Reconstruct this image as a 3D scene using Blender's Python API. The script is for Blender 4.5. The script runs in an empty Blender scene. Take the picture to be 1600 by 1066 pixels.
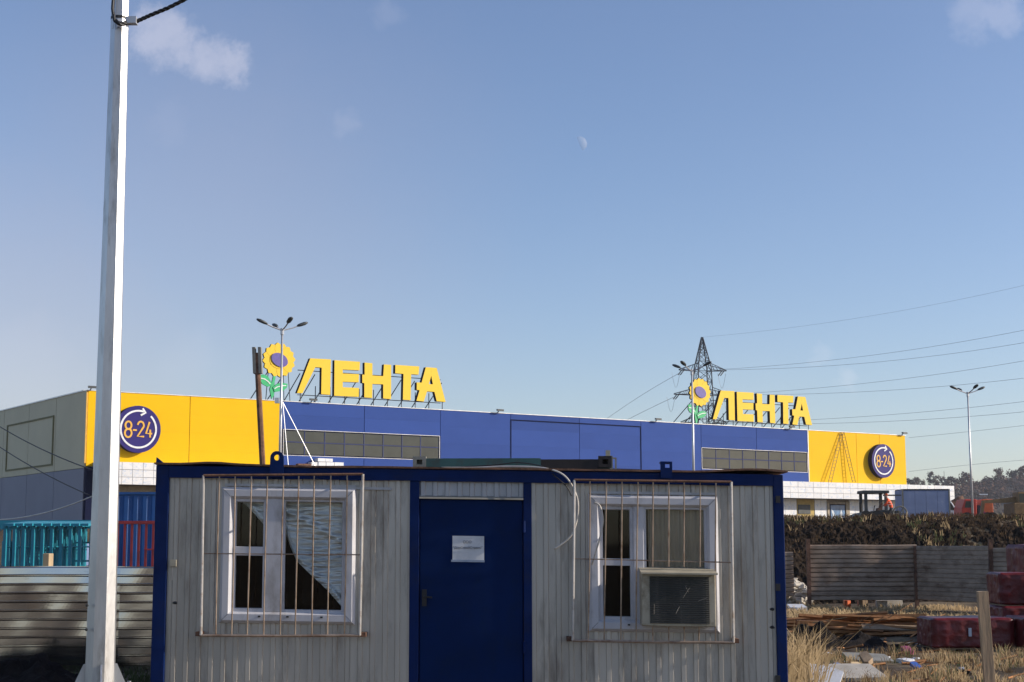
import bpy, bmesh, math, random
from mathutils import Vector, noise, Matrix
random.seed(7)
R = math.radians
scn = bpy.context.scene
col = scn.collection
# ---------------------------------------------------------------- camera
EYE = 1.8; FPX = 2400.0; PITCH = R(7.51); ROLL = R(-0.144)
cam_d = bpy.data.cameras.new('camera'); cam = bpy.data.objects.new('camera', cam_d); col.objects.link(cam)
cam_d.sensor_width = 36; cam_d.lens = 36*FPX/1600; cam_d.clip_end = 12000; cam_d.clip_start = .1
cam.matrix_world = Matrix.Translation((0, 0, EYE)) @ Matrix.Rotation(R(90)+PITCH, 4, 'X') @ Matrix.Rotation(ROLL, 4, 'Z')
scn.camera = cam
def ray(px, py):
    u, v = (px-800)/FPX, (533-py)/FPX
    cr, sr = math.cos(ROLL), math.sin(ROLL); u, v = u*cr-v*sr, u*sr+v*cr
    c, s = math.cos(PITCH), math.sin(PITCH)
    return Vector((u, c-v*s, s+v*c))
def at(px, py, D):
    d = ray(px, py); return d*(D/d.y)+Vector((0, 0, EYE))
# ---------------------------------------------------------------- sky, sun, exposure
SUN_AZ = R(-3.4); SUN_EL = R(23)        # azimuth from +X towards +Y
S = Vector((math.cos(SUN_EL)*math.cos(SUN_AZ), math.cos(SUN_EL)*math.sin(SUN_AZ), math.sin(SUN_EL)))
w = bpy.data.worlds.new('World'); scn.world = w; w.use_nodes = True
nt = w.node_tree; nt.nodes.clear()
def N(t, typ, **kw):
    n = t.nodes.new(typ)
    for k, v in kw.items(): setattr(n, k, v)
    return n
sky = N(nt, 'ShaderNodeTexSky', sky_type='NISHITA', sun_disc=False)
sky.sun_elevation = SUN_EL; sky.sun_rotation = R(90)-SUN_AZ
sky.altitude = 150; sky.air_density = 1.0; sky.dust_density = .6; sky.ozone_density = 1.7
tc = N(nt, 'ShaderNodeTexCoord')
nz = N(nt, 'ShaderNodeTexNoise'); nz.inputs['Scale'].default_value = 42; nz.inputs['Detail'].default_value = 9; nz.inputs['Roughness'].default_value = .68
nt.links.new(tc.outputs['Generated'], nz.inputs['Vector'])
sub = N(nt, 'ShaderNodeVectorMath', operation='SUBTRACT'); nt.links.new(nz.outputs['Color'], sub.inputs[0]); sub.inputs[1].default_value = (.5, .5, .5)
scl = N(nt, 'ShaderNodeVectorMath', operation='SCALE'); nt.links.new(sub.outputs[0], scl.inputs[0]); scl.inputs['Scale'].default_value = .042
wob = N(nt, 'ShaderNodeVectorMath', operation='ADD'); nt.links.new(tc.outputs['Generated'], wob.inputs[0]); nt.links.new(scl.outputs[0], wob.inputs[1])
total = None
def add_mask(sock):
    global total
    if total is None: total = sock; return
    a = N(nt, 'ShaderNodeMath', operation='MAXIMUM'); nt.links.new(total, a.inputs[0]); nt.links.new(sock, a.inputs[1]); total = a.outputs[0]
for px, py, r0, r1, st in ((252, 58, .006, .026, .27), (282, 68, .004, .022, .25), (325, 92, .004, .022, .25), (362, 98, .004, .019, .25),
                           (1525, 18, .004, .026, .13), (1560, 22, .004, .02, .15), (535, 188, .002, .014, .06), (612, 14, .002, .014, .05),
                           (1280, 551, .002, .011, .08), (1323, 594, .002, .011, .1), (265, 192, .004, .022, .04), (300, 560, .004, .03, .05), (40, 580, .01, .06, .08)):
    d = ray(px, py).normalized()
    dist = N(nt, 'ShaderNodeVectorMath', operation='DISTANCE'); nt.links.new(wob.outputs[0], dist.inputs[0]); dist.inputs[1].default_value = d
    mr = N(nt, 'ShaderNodeMapRange', interpolation_type='SMOOTHSTEP'); nt.links.new(dist.outputs['Value'], mr.inputs['Value'])
    mr.inputs['From Min'].default_value = r0; mr.inputs['From Max'].default_value = r1; mr.inputs['To Min'].default_value = st; mr.inputs['To Max'].default_value = 0
    add_mask(mr.outputs[0])
clouds = total; total = None
for px, py, r0, r1, st in ((30, 610, .03, .22, .30), (330, 430, .03, .24, .17), (520, 250, .02, .16, .08)):      # drifting smoke, low at left
    d = ray(px, py).normalized()
    dist = N(nt, 'ShaderNodeVectorMath', operation='DISTANCE'); nt.links.new(wob.outputs[0], dist.inputs[0]); dist.inputs[1].default_value = d
    mr = N(nt, 'ShaderNodeMapRange', interpolation_type='SMOOTHSTEP'); nt.links.new(dist.outputs['Value'], mr.inputs['Value'])
    mr.inputs['From Min'].default_value = r0; mr.inputs['From Max'].default_value = r1; mr.inputs['To Min'].default_value = st; mr.inputs['To Max'].default_value = 0
    add_mask(mr.outputs[0])
smoke = total; total = clouds
nv = N(nt, 'ShaderNodeTexNoise'); nv.inputs['Scale'].default_value = 2.6; nv.inputs['Detail'].default_value = 3; nt.links.new(tc.outputs['Generated'], nv.inputs['Vector'])
mv = N(nt, 'ShaderNodeMapRange', interpolation_type='SMOOTHSTEP'); nt.links.new(nv.outputs['Fac'], mv.inputs['Value'])
mv.inputs['From Min'].default_value = .35; mv.inputs['From Max'].default_value = .7; mv.inputs['To Min'].default_value = .0; mv.inputs['To Max'].default_value = .02
add_mask(mv.outputs[0])
mixc = N(nt, 'ShaderNodeMixRGB'); nt.links.new(total, mixc.inputs['Fac']); nt.links.new(sky.outputs[0], mixc.inputs[1]); mixc.inputs[2].default_value = (8.4, 7.9, 7.3, 1)
bg = N(nt, 'ShaderNodeBackground'); bg.inputs['Strength'].default_value = .118
wbal = N(nt, 'ShaderNodeMixRGB', blend_type='MULTIPLY'); wbal.inputs[0].default_value = 1; wbal.inputs[2].default_value = (.965, .957, 1.085, 1)
mixs = N(nt, 'ShaderNodeMixRGB'); nt.links.new(smoke, mixs.inputs['Fac']); nt.links.new(mixc.outputs[0], mixs.inputs[1]); mixs.inputs[2].default_value = (4.4, 3.7, 3.3, 1)
nt.links.new(mixs.outputs[0], wbal.inputs[1]); nt.links.new(wbal.outputs[0], bg.inputs['Color'])
wo = N(nt, 'ShaderNodeOutputWorld'); nt.links.new(bg.outputs[0], wo.inputs['Surface'])
sl = bpy.data.lights.new('sun', 'SUN'); sl.energy = 4.3; sl.angle = R(.53); sl.color = (1, .90, .77)
so = bpy.data.objects.new('sun', sl); col.objects.link(so); so.rotation_euler = S.to_track_quat('Z', 'Y').to_euler(); so.location = (60, 0, 60)
scn.view_settings.view_transform = 'Standard'; scn.view_settings.look = 'None'; scn.view_settings.gamma = 1; scn.view_settings.exposure = 0.25
scn.view_settings.use_curve_mapping = False
scn.render.engine = 'CYCLES'
# ---------------------------------------------------------------- materials
MATS = {}
def pm(name, c, rough=.6, metal=0, var=.15, scale=4, bump=0, bscale=30, dirt=None, stretch=(1, 1, 1), spec=.5, wave=None, island=0):
    m = bpy.data.materials.new(name); m.use_nodes = True; t = m.node_tree; b = t.nodes['Principled BSDF']
    b.inputs['Roughness'].default_value = rough; b.inputs['Metallic'].default_value = metal; b.inputs['Specular IOR Level'].default_value = spec
    tcn = N(t, 'ShaderNodeTexCoord'); mp = N(t, 'ShaderNodeMapping'); mp.inputs['Scale'].default_value = stretch
    t.links.new(tcn.outputs['Object'], mp.inputs['Vector'])
    if island:
        oi = N(t, 'ShaderNodeObjectInfo'); ofs = N(t, 'ShaderNodeVectorMath', operation='SCALE'); cmb = N(t, 'ShaderNodeCombineXYZ')
        for q in range(3): t.links.new(oi.outputs['Random'], cmb.inputs[q])
        t.links.new(cmb.outputs[0], ofs.inputs[0]); ofs.inputs['Scale'].default_value = 37; t.links.new(ofs.outputs[0], mp.inputs['Location'])
    n = N(t, 'ShaderNodeTexNoise'); n.inputs['Scale'].default_value = scale; n.inputs['Detail'].default_value = 6; n.inputs['Roughness'].default_value = .6
    t.links.new(mp.outputs[0], n.inputs['Vector'])
    cr = N(t, 'ShaderNodeValToRGB'); t.links.new(n.outputs['Fac'], cr.inputs[0])
    cr.color_ramp.elements[0].position = .3; cr.color_ramp.elements[1].position = .7
    cr.color_ramp.elements[0].color = [max(0, x*(1-var)) for x in c[:3]]+[1]; cr.color_ramp.elements[1].color = [min(1, x*(1+var)) for x in c[:3]]+[1]
    out = cr.outputs[0]
    if island:
        mx = N(t, 'ShaderNodeMixRGB', blend_type='MULTIPLY'); mx.inputs[0].default_value = 1; t.links.new(out, mx.inputs[1])
        mr = N(t, 'ShaderNodeMapRange'); t.links.new(oi.outputs['Random'], mr.inputs[0]); mr.inputs['To Min'].default_value = 1-island; mr.inputs['To Max'].default_value = 1+island*.3
        t.links.new(mr.outputs[0], mx.inputs[2]); out = mx.outputs[0]
    if dirt:
        dc, amt, ds = dirt
        n2 = N(t, 'ShaderNodeTexNoise'); n2.inputs['Scale'].default_value = ds; n2.inputs['Detail'].default_value = 8; n2.inputs['Roughness'].default_value = .7
        t.links.new(mp.outputs[0], n2.inputs['Vector'])
        mr = N(t, 'ShaderNodeMapRange'); t.links.new(n2.outputs['Fac'], mr.inputs[0]); mr.inputs['From Min'].default_value = .62-amt*.3; mr.inputs['From Max'].default_value = .74-amt*.1
        mx = N(t, 'ShaderNodeMixRGB'); t.links.new(mr.outputs[0], mx.inputs[0]); t.links.new(out, mx.inputs[1]); mx.inputs[2].default_value = (*dc, 1); out = mx.outputs[0]
    t.links.new(out, b.inputs['Base Color'])
    if bump or wave:
        bp = N(t, 'ShaderNodeBump')
        if wave:
            wv = N(t, 'ShaderNodeTexWave', wave_type='BANDS', bands_direction=wave[0], wave_profile='SIN'); wv.inputs['Scale'].default_value = wave[1]; wv.inputs['Distortion'].default_value = 0
            t.links.new(tcn.outputs['Object'], wv.inputs['Vector']); t.links.new(wv.outputs['Fac'], bp.inputs['Height']); bp.inputs['Strength'].default_value = wave[2]; bp.inputs['Distance'].default_value = .05
        else:
            n3 = N(t, 'ShaderNodeTexNoise'); n3.inputs['Scale'].default_value = bscale; n3.inputs['Detail'].default_value = 4
            t.links.new(mp.outputs[0], n3.inputs['Vector']); t.links.new(n3.outputs['Fac'], bp.inputs['Height']); bp.inputs['Strength'].default_value = bump; bp.inputs['Distance'].default_value = .02
        t.links.new(bp.outputs[0], b.inputs['Normal'])
    MATS[name] = m; return m
M = MATS
pm('soil', (.075, .057, .042), .95, var=.45, scale=.8, bump=.8, bscale=9, dirt=((.30, .23, .14), .5, .35), spec=.1)
pm('clod', (.026, .018, .013), .95, var=.5, scale=1.4, bump=1, bscale=6, dirt=((.045, .032, .02), .3, 2.2), spec=.1)
pm('dark_soil', (.016, .013, .012), .95, var=.5, scale=5, bump=1, bscale=20, spec=.1)
pm('bank_weed', (.052, .034, .021), .9, var=.5, scale=.9, spec=.1)
pm('brown_grass', (.15, .095, .05), .85, var=.4, scale=.9, spec=.15)
pm('straw', (.42, .30, .16), .8, var=.35, scale=.9, spec=.2)
pm('green_grass', (.07, .085, .03), .8, var=.4, scale=.9, spec=.2)
pm('galv', (.45, .45, .46), .5, metal=.55, var=.2, scale=3, bump=.15, bscale=60, dirt=((.27, .25, .22), .25, 1.6), stretch=(1, 1, .25))
pm('galv_wall', (.51, .475, .42), .42, metal=.5, var=.22, scale=2.5, dirt=((.24, .21, .18), .34, 4.5), stretch=(1, 1, .18), island=.12)
pm('galv_fence', (.60, .57, .55), .13, metal=1, var=.1, scale=1.2, bump=.05, bscale=2.5, dirt=((.2, .18, .16), .15, 1.5), stretch=(.6, 1, 1.6))
pm('old_fence', (.33, .245, .18), .6, metal=.05, spec=.15, var=.35, scale=2, bump=.2, bscale=5, dirt=((.13, .075, .045), .4, 1.6), stretch=(.8, 1, 2))
pm('pole_zinc', (.50, .50, .50), .38, metal=.72, var=.16, scale=6, bump=.1, bscale=40, dirt=((.26, .24, .22), .25, 5), stretch=(1, 1, .22))
pm('blue_paint', (.0018, .0155, .088), .55, spec=.14, var=.2, scale=3, dirt=((.010, .018, .06), .3, 2.5), bump=.06, bscale=14)
pm('door_paint', (.0014, .0145, .074), .65, spec=.1, var=.14, scale=2, dirt=((.004, .016, .06), .35, 3), bump=.06, bscale=8)
pm('rust', (.17, .085, .05), .85, var=.45, scale=5, bump=.4, dirt=((.06, .03, .02), .4, 6))
pm('rust_bar', (.42, .315, .23), .42, metal=.55, var=.35, scale=5, dirt=((.20, .10, .05), .35, 7))
pm('white_bar', (.52, .49, .45), .45, metal=.3, var=.15, scale=7, dirt=((.3, .2, .13), .3, 9))
pm('upvc', (.56, .555, .58), .45, var=.08, scale=5, dirt=((.33, .31, .3), .3, 3), stretch=(1, 1, .4))
pm('gasket', (.02, .02, .02), .6)
pm('interior', (.045, .032, .024), .9, var=.4, scale=2)
pm('curtain', (.62, .50, .37), .9, var=.15, scale=8, stretch=(3, 1, .3))
pm('ac_body', (.40, .355, .26), .6, var=.15, scale=6, dirt=((.2, .16, .1), .35, 5))
pm('ac_grille', (.05, .05, .045), .6, metal=.2, var=.4, scale=6, dirt=((.14, .13, .11), .3, 9))
pm('paper', (.62, .63, .64), .8, var=.06, scale=20)
pm('ink', (.03, .03, .04), .8)
pm('cable_white', (.62, .57, .5), .5, var=.15, scale=9)
pm('cable_black', (.012, .012, .013), .5)
pm('cable_dark', (.03, .029, .03), .6)
pm('yellow', (.86, .50, .001), .6, spec=.12, var=.03, scale=.5, wave=('Z', 6.0, .15))
pm('blue_clad', (.045, .096, .345), .6, spec=.15, var=.04, scale=.4, wave=('Z', 6.0, .5), island=.13)
pm('beige_clad', (.60, .52, .33), .6, var=.05, scale=.3, island=.05)
pm('lavender_clad', (.21, .21, .27), .6, var=.06, scale=.4, island=.05)
pm('joint', (.05, .06, .13), .8, spec=.1)
pm('joint_yellow', (.30, .18, .01), .7)
pm('trim', (.72, .70, .68), .4, metal=.3, var=.2, scale=1.2, bump=.5, bscale=2)
pm('navy', (.010, .013, .04), .85, spec=.05)
pm('white_panel', (.80, .79, .78), .6, var=.05, scale=1, dirt=((.40, .52, .72), .34, 2.6), island=.06, spec=.2)
pm('canopy_core', (.42, .41, .40), .8)
pm('ochre', (.45, .32, .10), .8, var=.2, scale=2)
pm('block', (.36, .30, .22), .9, var=.25, scale=3, island=.2)
pm('glass_dark', (.060, .062, .052), .06, var=.25, scale=.35, spec=.35)
pm('window_bar', (.07, .085, .20), .8, spec=.1)
pm('sign_yellow', (.88, .59, .045), .5, spec=.2, var=.03)
pm('sign_side', (.022, .018, .026), .8, spec=.1)
pm('sign_violet', (.030, .020, .16), .45, var=.05, spec=.2)
pm('sign_violet_core', (.10, .075, .32), .45, var=.15, scale=3)
pm('sign_white', (.82, .82, .82), .4)
pm('sign_green', (.03, .45, .16), .4)
pm('sign_orange', (.80, .44, .06), .4)
pm('strut', (.04, .04, .05), .6)
pm('lamp_steel', (.55, .55, .56), .4, metal=.5, var=.1)
pm('lamp_head', (.05, .055, .055), .45, var=.3)
pm('pylon', (.045, .05, .06), .6, metal=.3)
pm('wire', (.22, .235, .27), .6)
pm('cyan', (.022, .24, .32), .45, var=.15, scale=4)
pm('red_paint', (.38, .035, .035), .45, var=.2, scale=4)
pm('cont_blue', (.02, .10, .30), .5, var=.2, scale=1.5)
pm('cont_green', (.035, .10, .095), .6, var=.3, scale=1.2, dirt=((.06, .035, .025), .45, 2))
pm('cont_dark', (.02, .014, .013), .7, var=.3)
pm('site_blue', (.20, .25, .40), .5, var=.1, scale=1.2, dirt=((.32, .35, .45), .2, 1.2))
pm('timber', (.36, .255, .16), .85, var=.3, scale=5, stretch=(1, 1, .2), bump=.3, island=.25)
pm('bark_timber', (.44, .20, .075), .9, var=.5, scale=4, bump=.4, stretch=(.3, 1, 1), island=.4)
pm('card', (.50, .37, .22), .85, var=.2, scale=3, island=.3)
pm('pale_stone', (.46, .42, .36), .9, var=.2, scale=4, island=.25)
pm('white_sheet', (.66, .67, .70), .6, var=.1, scale=4, dirt=((.4, .37, .33), .3, 4))
pm('red_film', (.12, .007, .009), .42, var=.4, scale=3.5, bump=.9, bscale=7, dirt=((.10, .006, .01), .35, 4), spec=.5)
pm('sticker', (.30, .36, .46), .5)
pm('blue_plastic', (.05, .12, .42), .4)
pm('pink_plastic', (.35, .05, .16), .5)
pm('asphalt_machine', (.045, .05, .05), .6, var=.3)
pm('machine_grey', (.22, .21, .18), .7, var=.25)
pm('rubber', (.018, .018, .018), .85)
pm('vest', (.80, .10, .02), .7, var=.15, scale=6)
pm('trouser', (.022, .024, .03), .9)
pm('skin', (.42, .25, .18), .6)
pm('truck_red', (.55, .045, .02), .4, var=.12)
pm('truck_orange', (.62, .12, .03), .45, var=.1)
pm('van_white', (.72, .73, .74), .35)
pm('excavator', (.22, .13, .05), .6, var=.3)
pm('hill', (.085, .065, .05), .95, var=.4, scale=.03, spec=.1, dirt=((.12, .10, .06), .4, .02))
pm('wood_leaf', (.13, .078, .058), .95, var=.45, scale=.06, spec=.1)
pm('wood_leaf_dark', (.075, .052, .044), .95, var=.4, scale=.08, spec=.1)
pm('bark', (.05, .04, .032), .9)
pm('moon', (.75, .73, .70), 1, var=.35, scale=.09, spec=0)
pm('foil', (.96, .95, .94), .36, metal=.68, var=.1, scale=5, bump=.6, bscale=16, stretch=(.4, 1, 3), dirt=((.62, .50, .36), .3, 4))
def glass_mat(name, tint, refl):
    m = bpy.data.materials.new(name); m.use_nodes = True; t = m.node_tree; t.nodes.clear()
    tr = N(t, 'ShaderNodeBsdfTransparent'); tr.inputs[0].default_value = (*tint, 1)
    gl = N(t, 'ShaderNodeBsdfGlossy'); gl.inputs['Roughness'].default_value = .03
    fr = N(t, 'ShaderNodeFresnel'); fr.inputs[0].default_value = refl
    mx = N(t, 'ShaderNodeMixShader'); t.links.new(fr.outputs[0], mx.inputs[0]); t.links.new(tr.outputs[0], mx.inputs[1]); t.links.new(gl.outputs[0], mx.inputs[2])
    o = N(t, 'ShaderNodeOutputMaterial'); t.links.new(mx.outputs[0], o.inputs[0]); MATS[name] = m
glass_mat('glass', (.9, .92, .92), 1.35)
# moon: sunlit rock seen through the blue air in front of it
t = M['moon'].node_tree; o = [n for n in t.nodes if n.type == 'OUTPUT_MATERIAL'][0]
tr = N(t, 'ShaderNodeBsdfTransparent'); mx = N(t, 'ShaderNodeMixShader'); mx.inputs[0].default_value = .15
t.links.new(tr.outputs[0], mx.inputs[1]); t.links.new(t.nodes['Principled BSDF'].outputs[0], mx.inputs[2]); t.links.new(mx.outputs[0], o.inputs[0])
# ---------------------------------------------------------------- mesh helpers
class MB:
    def __init__(s): s.v = []; s.f = []; s.mi = []
    def face(s, pts, mi=0):
        b = len(s.v); s.v += [tuple(p) for p in pts]; s.f.append(tuple(range(b, b+len(pts)))); s.mi.append(mi)
    def box(s, a, b, mi=0):
        x0, y0, z0 = [min(p, q) for p, q in zip(a, b)]; x1, y1, z1 = [max(p, q) for p, q in zip(a, b)]
        n = len(s.v); s.v += [(x0, y0, z0), (x1, y0, z0), (x1, y1, z0), (x0, y1, z0), (x0, y0, z1), (x1, y0, z1), (x1, y1, z1), (x0, y1, z1)]
        for q in ((0, 3, 2, 1), (4, 5, 6, 7), (0, 1, 5, 4), (1, 2, 6, 5), (2, 3, 7, 6), (3, 0, 4, 7)): s.f.append(tuple(n+i for i in q)); s.mi.append(mi)
        return s
    def hexa(s, p, mi=0):               # 8 points, bottom loop then top loop
        n = len(s.v); s.v += [tuple(q) for q in p]
        for q in ((0, 3, 2, 1), (4, 5, 6, 7), (0, 1, 5, 4), (1, 2, 6, 5), (2, 3, 7, 6), (3, 0, 4, 7)): s.f.append(tuple(n+i for i in q)); s.mi.append(mi)
        return s
    def tube(s, pts, r, n=6, r1=None, cap=True, mi=0, phase=0):
        pts = [Vector(p) for p in pts]; k = len(pts); rings = []
        for i, p in enumerate(pts):
            d = (pts[min(i+1, k-1)]-pts[max(i-1, 0)]).normalized()
            up = Vector((0, 0, 1)) if abs(d.z) < .95 else Vector((0, 1, 0))
            a = d.cross(up).normalized(); b = d.cross(a)
            rr = r if r1 is None else r+(r1-r)*i/(k-1)
            base = len(s.v)
            for j in range(n):
                t = phase+2*math.pi*j/n; s.v.append(tuple(p+(a*math.cos(t)+b*math.sin(t))*rr))
            rings.append(base)
        for i in range(k-1):
            for j in range(n):
                a, b = rings[i], rings[i+1]; s.f.append((a+j, a+(j+1) % n, b+(j+1) % n, b+j)); s.mi.append(mi)
        if cap:
            s.f.append(tuple(rings[0]+j for j in range(n))[::-1]); s.mi.append(mi); s.f.append(tuple(rings[-1]+j for j in range(n))); s.mi.append(mi)
        return s
    def prism(s, poly, y0, y1, mi=0, side=None):      # polygon in xz, extruded along y
        n = len(poly); b = len(s.v); side = mi if side is None else side
        s.v += [(x, y0, z) for x, z in poly]+[(x, y1, z) for x, z in poly]
        s.f.append(tuple(b+i for i in range(n))); s.mi.append(mi); s.f.append(tuple(b+n+i for i in range(n))[::-1]); s.mi.append(side)
        for i in range(n): j = (i+1) % n; s.f.append((b+j, b+i, b+n+i, b+n+j)); s.mi.append(side)
        return s
    def ribbon(s, pts, wd, y0, y1, closed=False, mi=0):
        k = len(pts); L = []; Rr = []
        for i, p in enumerate(pts):
            a = pts[(i-1) % k] if closed or i else p; c = pts[(i+1) % k] if closed or i < k-1 else p
            dx, dz = c[0]-a[0], c[1]-a[1]; l = math.hypot(dx, dz) or 1; nx, nz_ = -dz/l*wd/2, dx/l*wd/2
            L.append((p[0]+nx, p[1]+nz_)); Rr.append((p[0]-nx, p[1]-nz_))
        for i in range(k if closed else k-1):
            j = (i+1) % k; s.prism([L[i], Rr[i], Rr[j], L[j]], y0, y1, mi)
        return s
    def frame(s, x0, x1, z0, z1, prof, mi=0):           # mitred rectangular frame; prof = (inset, y) pairs
        loops = []
        for ins, y in prof:
            b = len(s.v); s.v += [(x0+ins, y, z0+ins), (x1-ins, y, z0+ins), (x1-ins, y, z1-ins), (x0+ins, y, z1-ins)]; loops.append(b)
        for a, b in zip(loops, loops[1:]):
            for j in range(4): k = (j+1) % 4; s.f.append((a+j, a+k, b+k, b+j)); s.mi.append(mi)
        return s
    def ball(s, c, r, nu=10, nv=6, mi=0, sc=(1, 1, 1), wob_=0):
        b = len(s.v); c = Vector(c)
        for i in range(nv+1):
            th = math.pi*i/nv
            for j in range(nu):
                ph = 2*math.pi*j/nu; d = Vector((math.sin(th)*math.cos(ph), math.sin(th)*math.sin(ph), math.cos(th)))
                k = 1+wob_*noise.noise(d*2.1+c*3.7) if wob_ else 1
                s.v.append(tuple(c+Vector((d.x*sc[0], d.y*sc[1], d.z*sc[2]))*r*k))
        for i in range(nv):
            for j in range(nu): a = b+i*nu; s.f.append((a+j, a+nu+j, a+nu+(j+1) % nu, a+(j+1) % nu)); s.mi.append(mi)
        return s
    def xf(s, fn, start=0):
        s.v[start:] = [tuple(fn(Vector(p))) for p in s.v[start:]]; return s
    def build(s, name, mats, parent=None, loc=None, smooth=False, bevel=0, origin=None):
        me = bpy.data.meshes.new(name); vs = s.v
        if origin is not None: vs = [tuple(Vector(p)-Vector(origin)) for p in vs]
        me.from_pydata(vs, [], s.f)
        for m in (mats if isinstance(mats, (list, tuple)) else [mats]): me.materials.append(M[m])
        me.polygons.foreach_set('material_index', s.mi)
        if smooth: me.polygons.foreach_set('use_smooth', [True]*len(me.polygons))
        bm = bmesh.new(); bm.from_mesh(me); bmesh.ops.recalc_face_normals(bm, faces=bm.faces); bm.to_mesh(me); bm.free()
        me.update()
        o = bpy.data.objects.new(name, me); col.objects.link(o)
        if parent: o.parent = parent
        if origin is not None: o.location = origin
        if loc is not None: o.location = loc
        if bevel:
            bv = o.modifiers.new('bevel', 'BEVEL'); bv.width = bevel; bv.segments = 2; bv.limit_method = 'ANGLE'
        return o
def tag(o, label, cat, group=None):
    o['label'] = label; o['category'] = cat
    if group: o['group'] = group
    return o
def thing(name, loc, label, cat, group=None, rz=0):
    o = bpy.data.objects.new(name, None); col.objects.link(o); o.location = loc; o.rotation_euler = (0, 0, rz); o.empty_display_size = .3
    return tag(o, label, cat, group)
def struct(o): o['kind'] = 'structure'; return o
def stuff(o, label=None, cat=None):
    o['kind'] = 'stuff'
    if label: tag(o, label, cat)
    return o
def copy_obj(o, parent=None):
    c = o.copy(); col.objects.link(c); c.parent = parent; return c
def copy_tree(o, parent=None):
    c = copy_obj(o, parent)
    for ch in list(o.children): copy_tree(ch, c)
    return c
def circ(cx, cz, rx, rz, n=28, a0=0, a1=2*math.pi, closed=True):
    k = n if closed else n-1
    return [(cx+rx*math.cos(a0+(a1-a0)*i/k), cz+rz*math.sin(a0+(a1-a0)*i/k)) for i in range(n)]
def sstep(a, b, x):
    t = min(1, max(0, (x-a)/(b-a))); return t*t*(3-2*t)
# ---------------------------------------------------------------- ground
def gz(x, y):
    z = 2.5*sstep(46.5, 50.6, y+.6*noise.noise(Vector((x*.15, 0, 3))))
    if y > 50: z += .68*min(1, (y-50)/45)
    z += .42*math.exp(-((x+4)**2+(y-14)**2)/8)
    if y < 12: z += .25*sstep(12, 4, y)
    k = 1-sstep(60, 90, y)
    z += k*(.05*noise.noise(Vector((x*.9, y*.9, 0)))+.09*noise.noise(Vector((x*.25, y*.25, 5))))
    z -= 2.0*sstep(250, 420, y)
    return z
def axis(segs):
    r = []
    for a, b, st in segs:
        n = max(1, int(round((b-a)/st))); r += [a+(b-a)*i/n for i in range(n)]
    return r+[segs[-1][1]]
xs = axis([(-6000, -600, 900), (-600, -60, 60), (-60, -14, 3), (-14, 22, .3), (22, 60, 3), (60, 600, 60), (600, 6000, 900)])
ys = axis([(-3000, -20, 500), (-20, 14, 2), (14, 58, .3), (58, 110, 3), (110, 600, 35), (600, 8000, 900)])
g = MB(); nx = len(xs)
g.v = [(x, y, gz(x, y)) for y in ys for x in xs]
for j in range(len(ys)-1):
    for i in range(nx-1): a = j*nx+i; g.f.append((a, a+1, a+nx+1, a+nx)); g.mi.append(0)
struct(g.build('ground', 'soil', smooth=True))
# rough bank of dug soil on the right
e = MB(); NX, NY = 300, 130
for j in range(NY+1):
    for i in range(NX+1):
        x = 5.5+15*i/NX; y = 46.0+7.0*j/NY
        z = gz(x, y)+.05
        p = Vector((x, y, z))
        edge = max(0, min(1, j/6, (NY-j)/20, i/4, (NX-i)/4))
        n_ = noise.noise(Vector((x*.45, 0, 2)))*.12+noise.fractal(p*1.1, .8, 2.0, 6)*.16+abs(noise.noise(p*4.1))*.16+.09*noise.noise(p*9)
        e.v.append((x, y-.5*n_*edge, z+n_*edge*(.7 if j < NY*.6 else .4)-.10*(1-edge)))
for j in range(NY):
    for i in range(NX): a = j*(NX+1)+i; e.f.append((a, a+1, a+NX+2, a+NX+1)); e.mi.append(0)
struct(e.build('soil_embankment', 'clod'))
# hill
h = MB(); hx = axis([(120, 1300, 14)]); hy = axis([(560, 1150, 16)])
def hillz(x, y):
    top = 22+14*sstep(180, 300, x)+14*sstep(300, 800, x)
    return -1+top*sstep(560, 905, y)*sstep(118, 215, x)+2.0*noise.noise(Vector((x*.012, y*.012, 1)))*sstep(560, 700, y)
h.v = [(x, y, hillz(x, y)) for y in hy for x in hx]
for j in range(len(hy)-1):
    for i in range(len(hx)-1): a = j*len(hx)+i; h.f.append((a, a+1, a+len(hx)+1, a+len(hx))); h.mi.append(0)
struct(h.build('hill', 'hill', smooth=True))
# ---------------------------------------------------------------- store
AX, AY, TH = -35.996, 129.748, R(34.62)
U2 = Vector((math.cos(TH), math.sin(TH))); N2 = Vector((math.sin(TH), -math.cos(TH))); A2 = Vector((AX, AY))
GZ = 3.2
def F(px, py, off=0):                       # pixel -> (along facade, height above store base) on the plane off metres in front of it
    d = ray(px, py); k = (N2.dot(A2)+off)/N2.dot(d.xy); q = d*k
    return U2.dot(q.xy-A2), q.z+EYE-GZ
def SW(px, py):                             # same for the left end wall
    d = ray(px, py); k = (U2.dot(A2)-.12)/U2.dot(d.xy); q = d*k
    return -N2.dot(q.xy-A2), q.z+EYE-GZ
store = thing('store_building', (AX, AY, GZ), 'long low hypermarket clad in yellow and blue panels with white canopy', 'building', rz=TH)
ZT = 11.55; ZB = 5.45; LEN = 102.0
MB().box((0.05, .12, 0), (LEN-.05, 70, ZT-.08)).build('wall', 'joint', store)
MB().box((-.12, -.16, ZT), (LEN+.12, .5, ZT+.06)).build('roof_trim', 'trim', store)
MB().box((-.2, .5, ZT), (.3, 70, ZT+.1)).build('roof_trim', 'trim', store)
MB().box((.3, .5, ZT-.06), (LEN, 70, ZT+.02)).build('roof', 'joint', store)
jx = [0, 9.2, 18.05, 26.7, 35.15, 43.5, 52.15, 60.4, 68.9, 77.2, 85.35, 93.4, 97.4, LEN]
rows = [ZB-.3, ZB+1.32, ZB+2.9, ZB+4.5, ZT]
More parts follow.
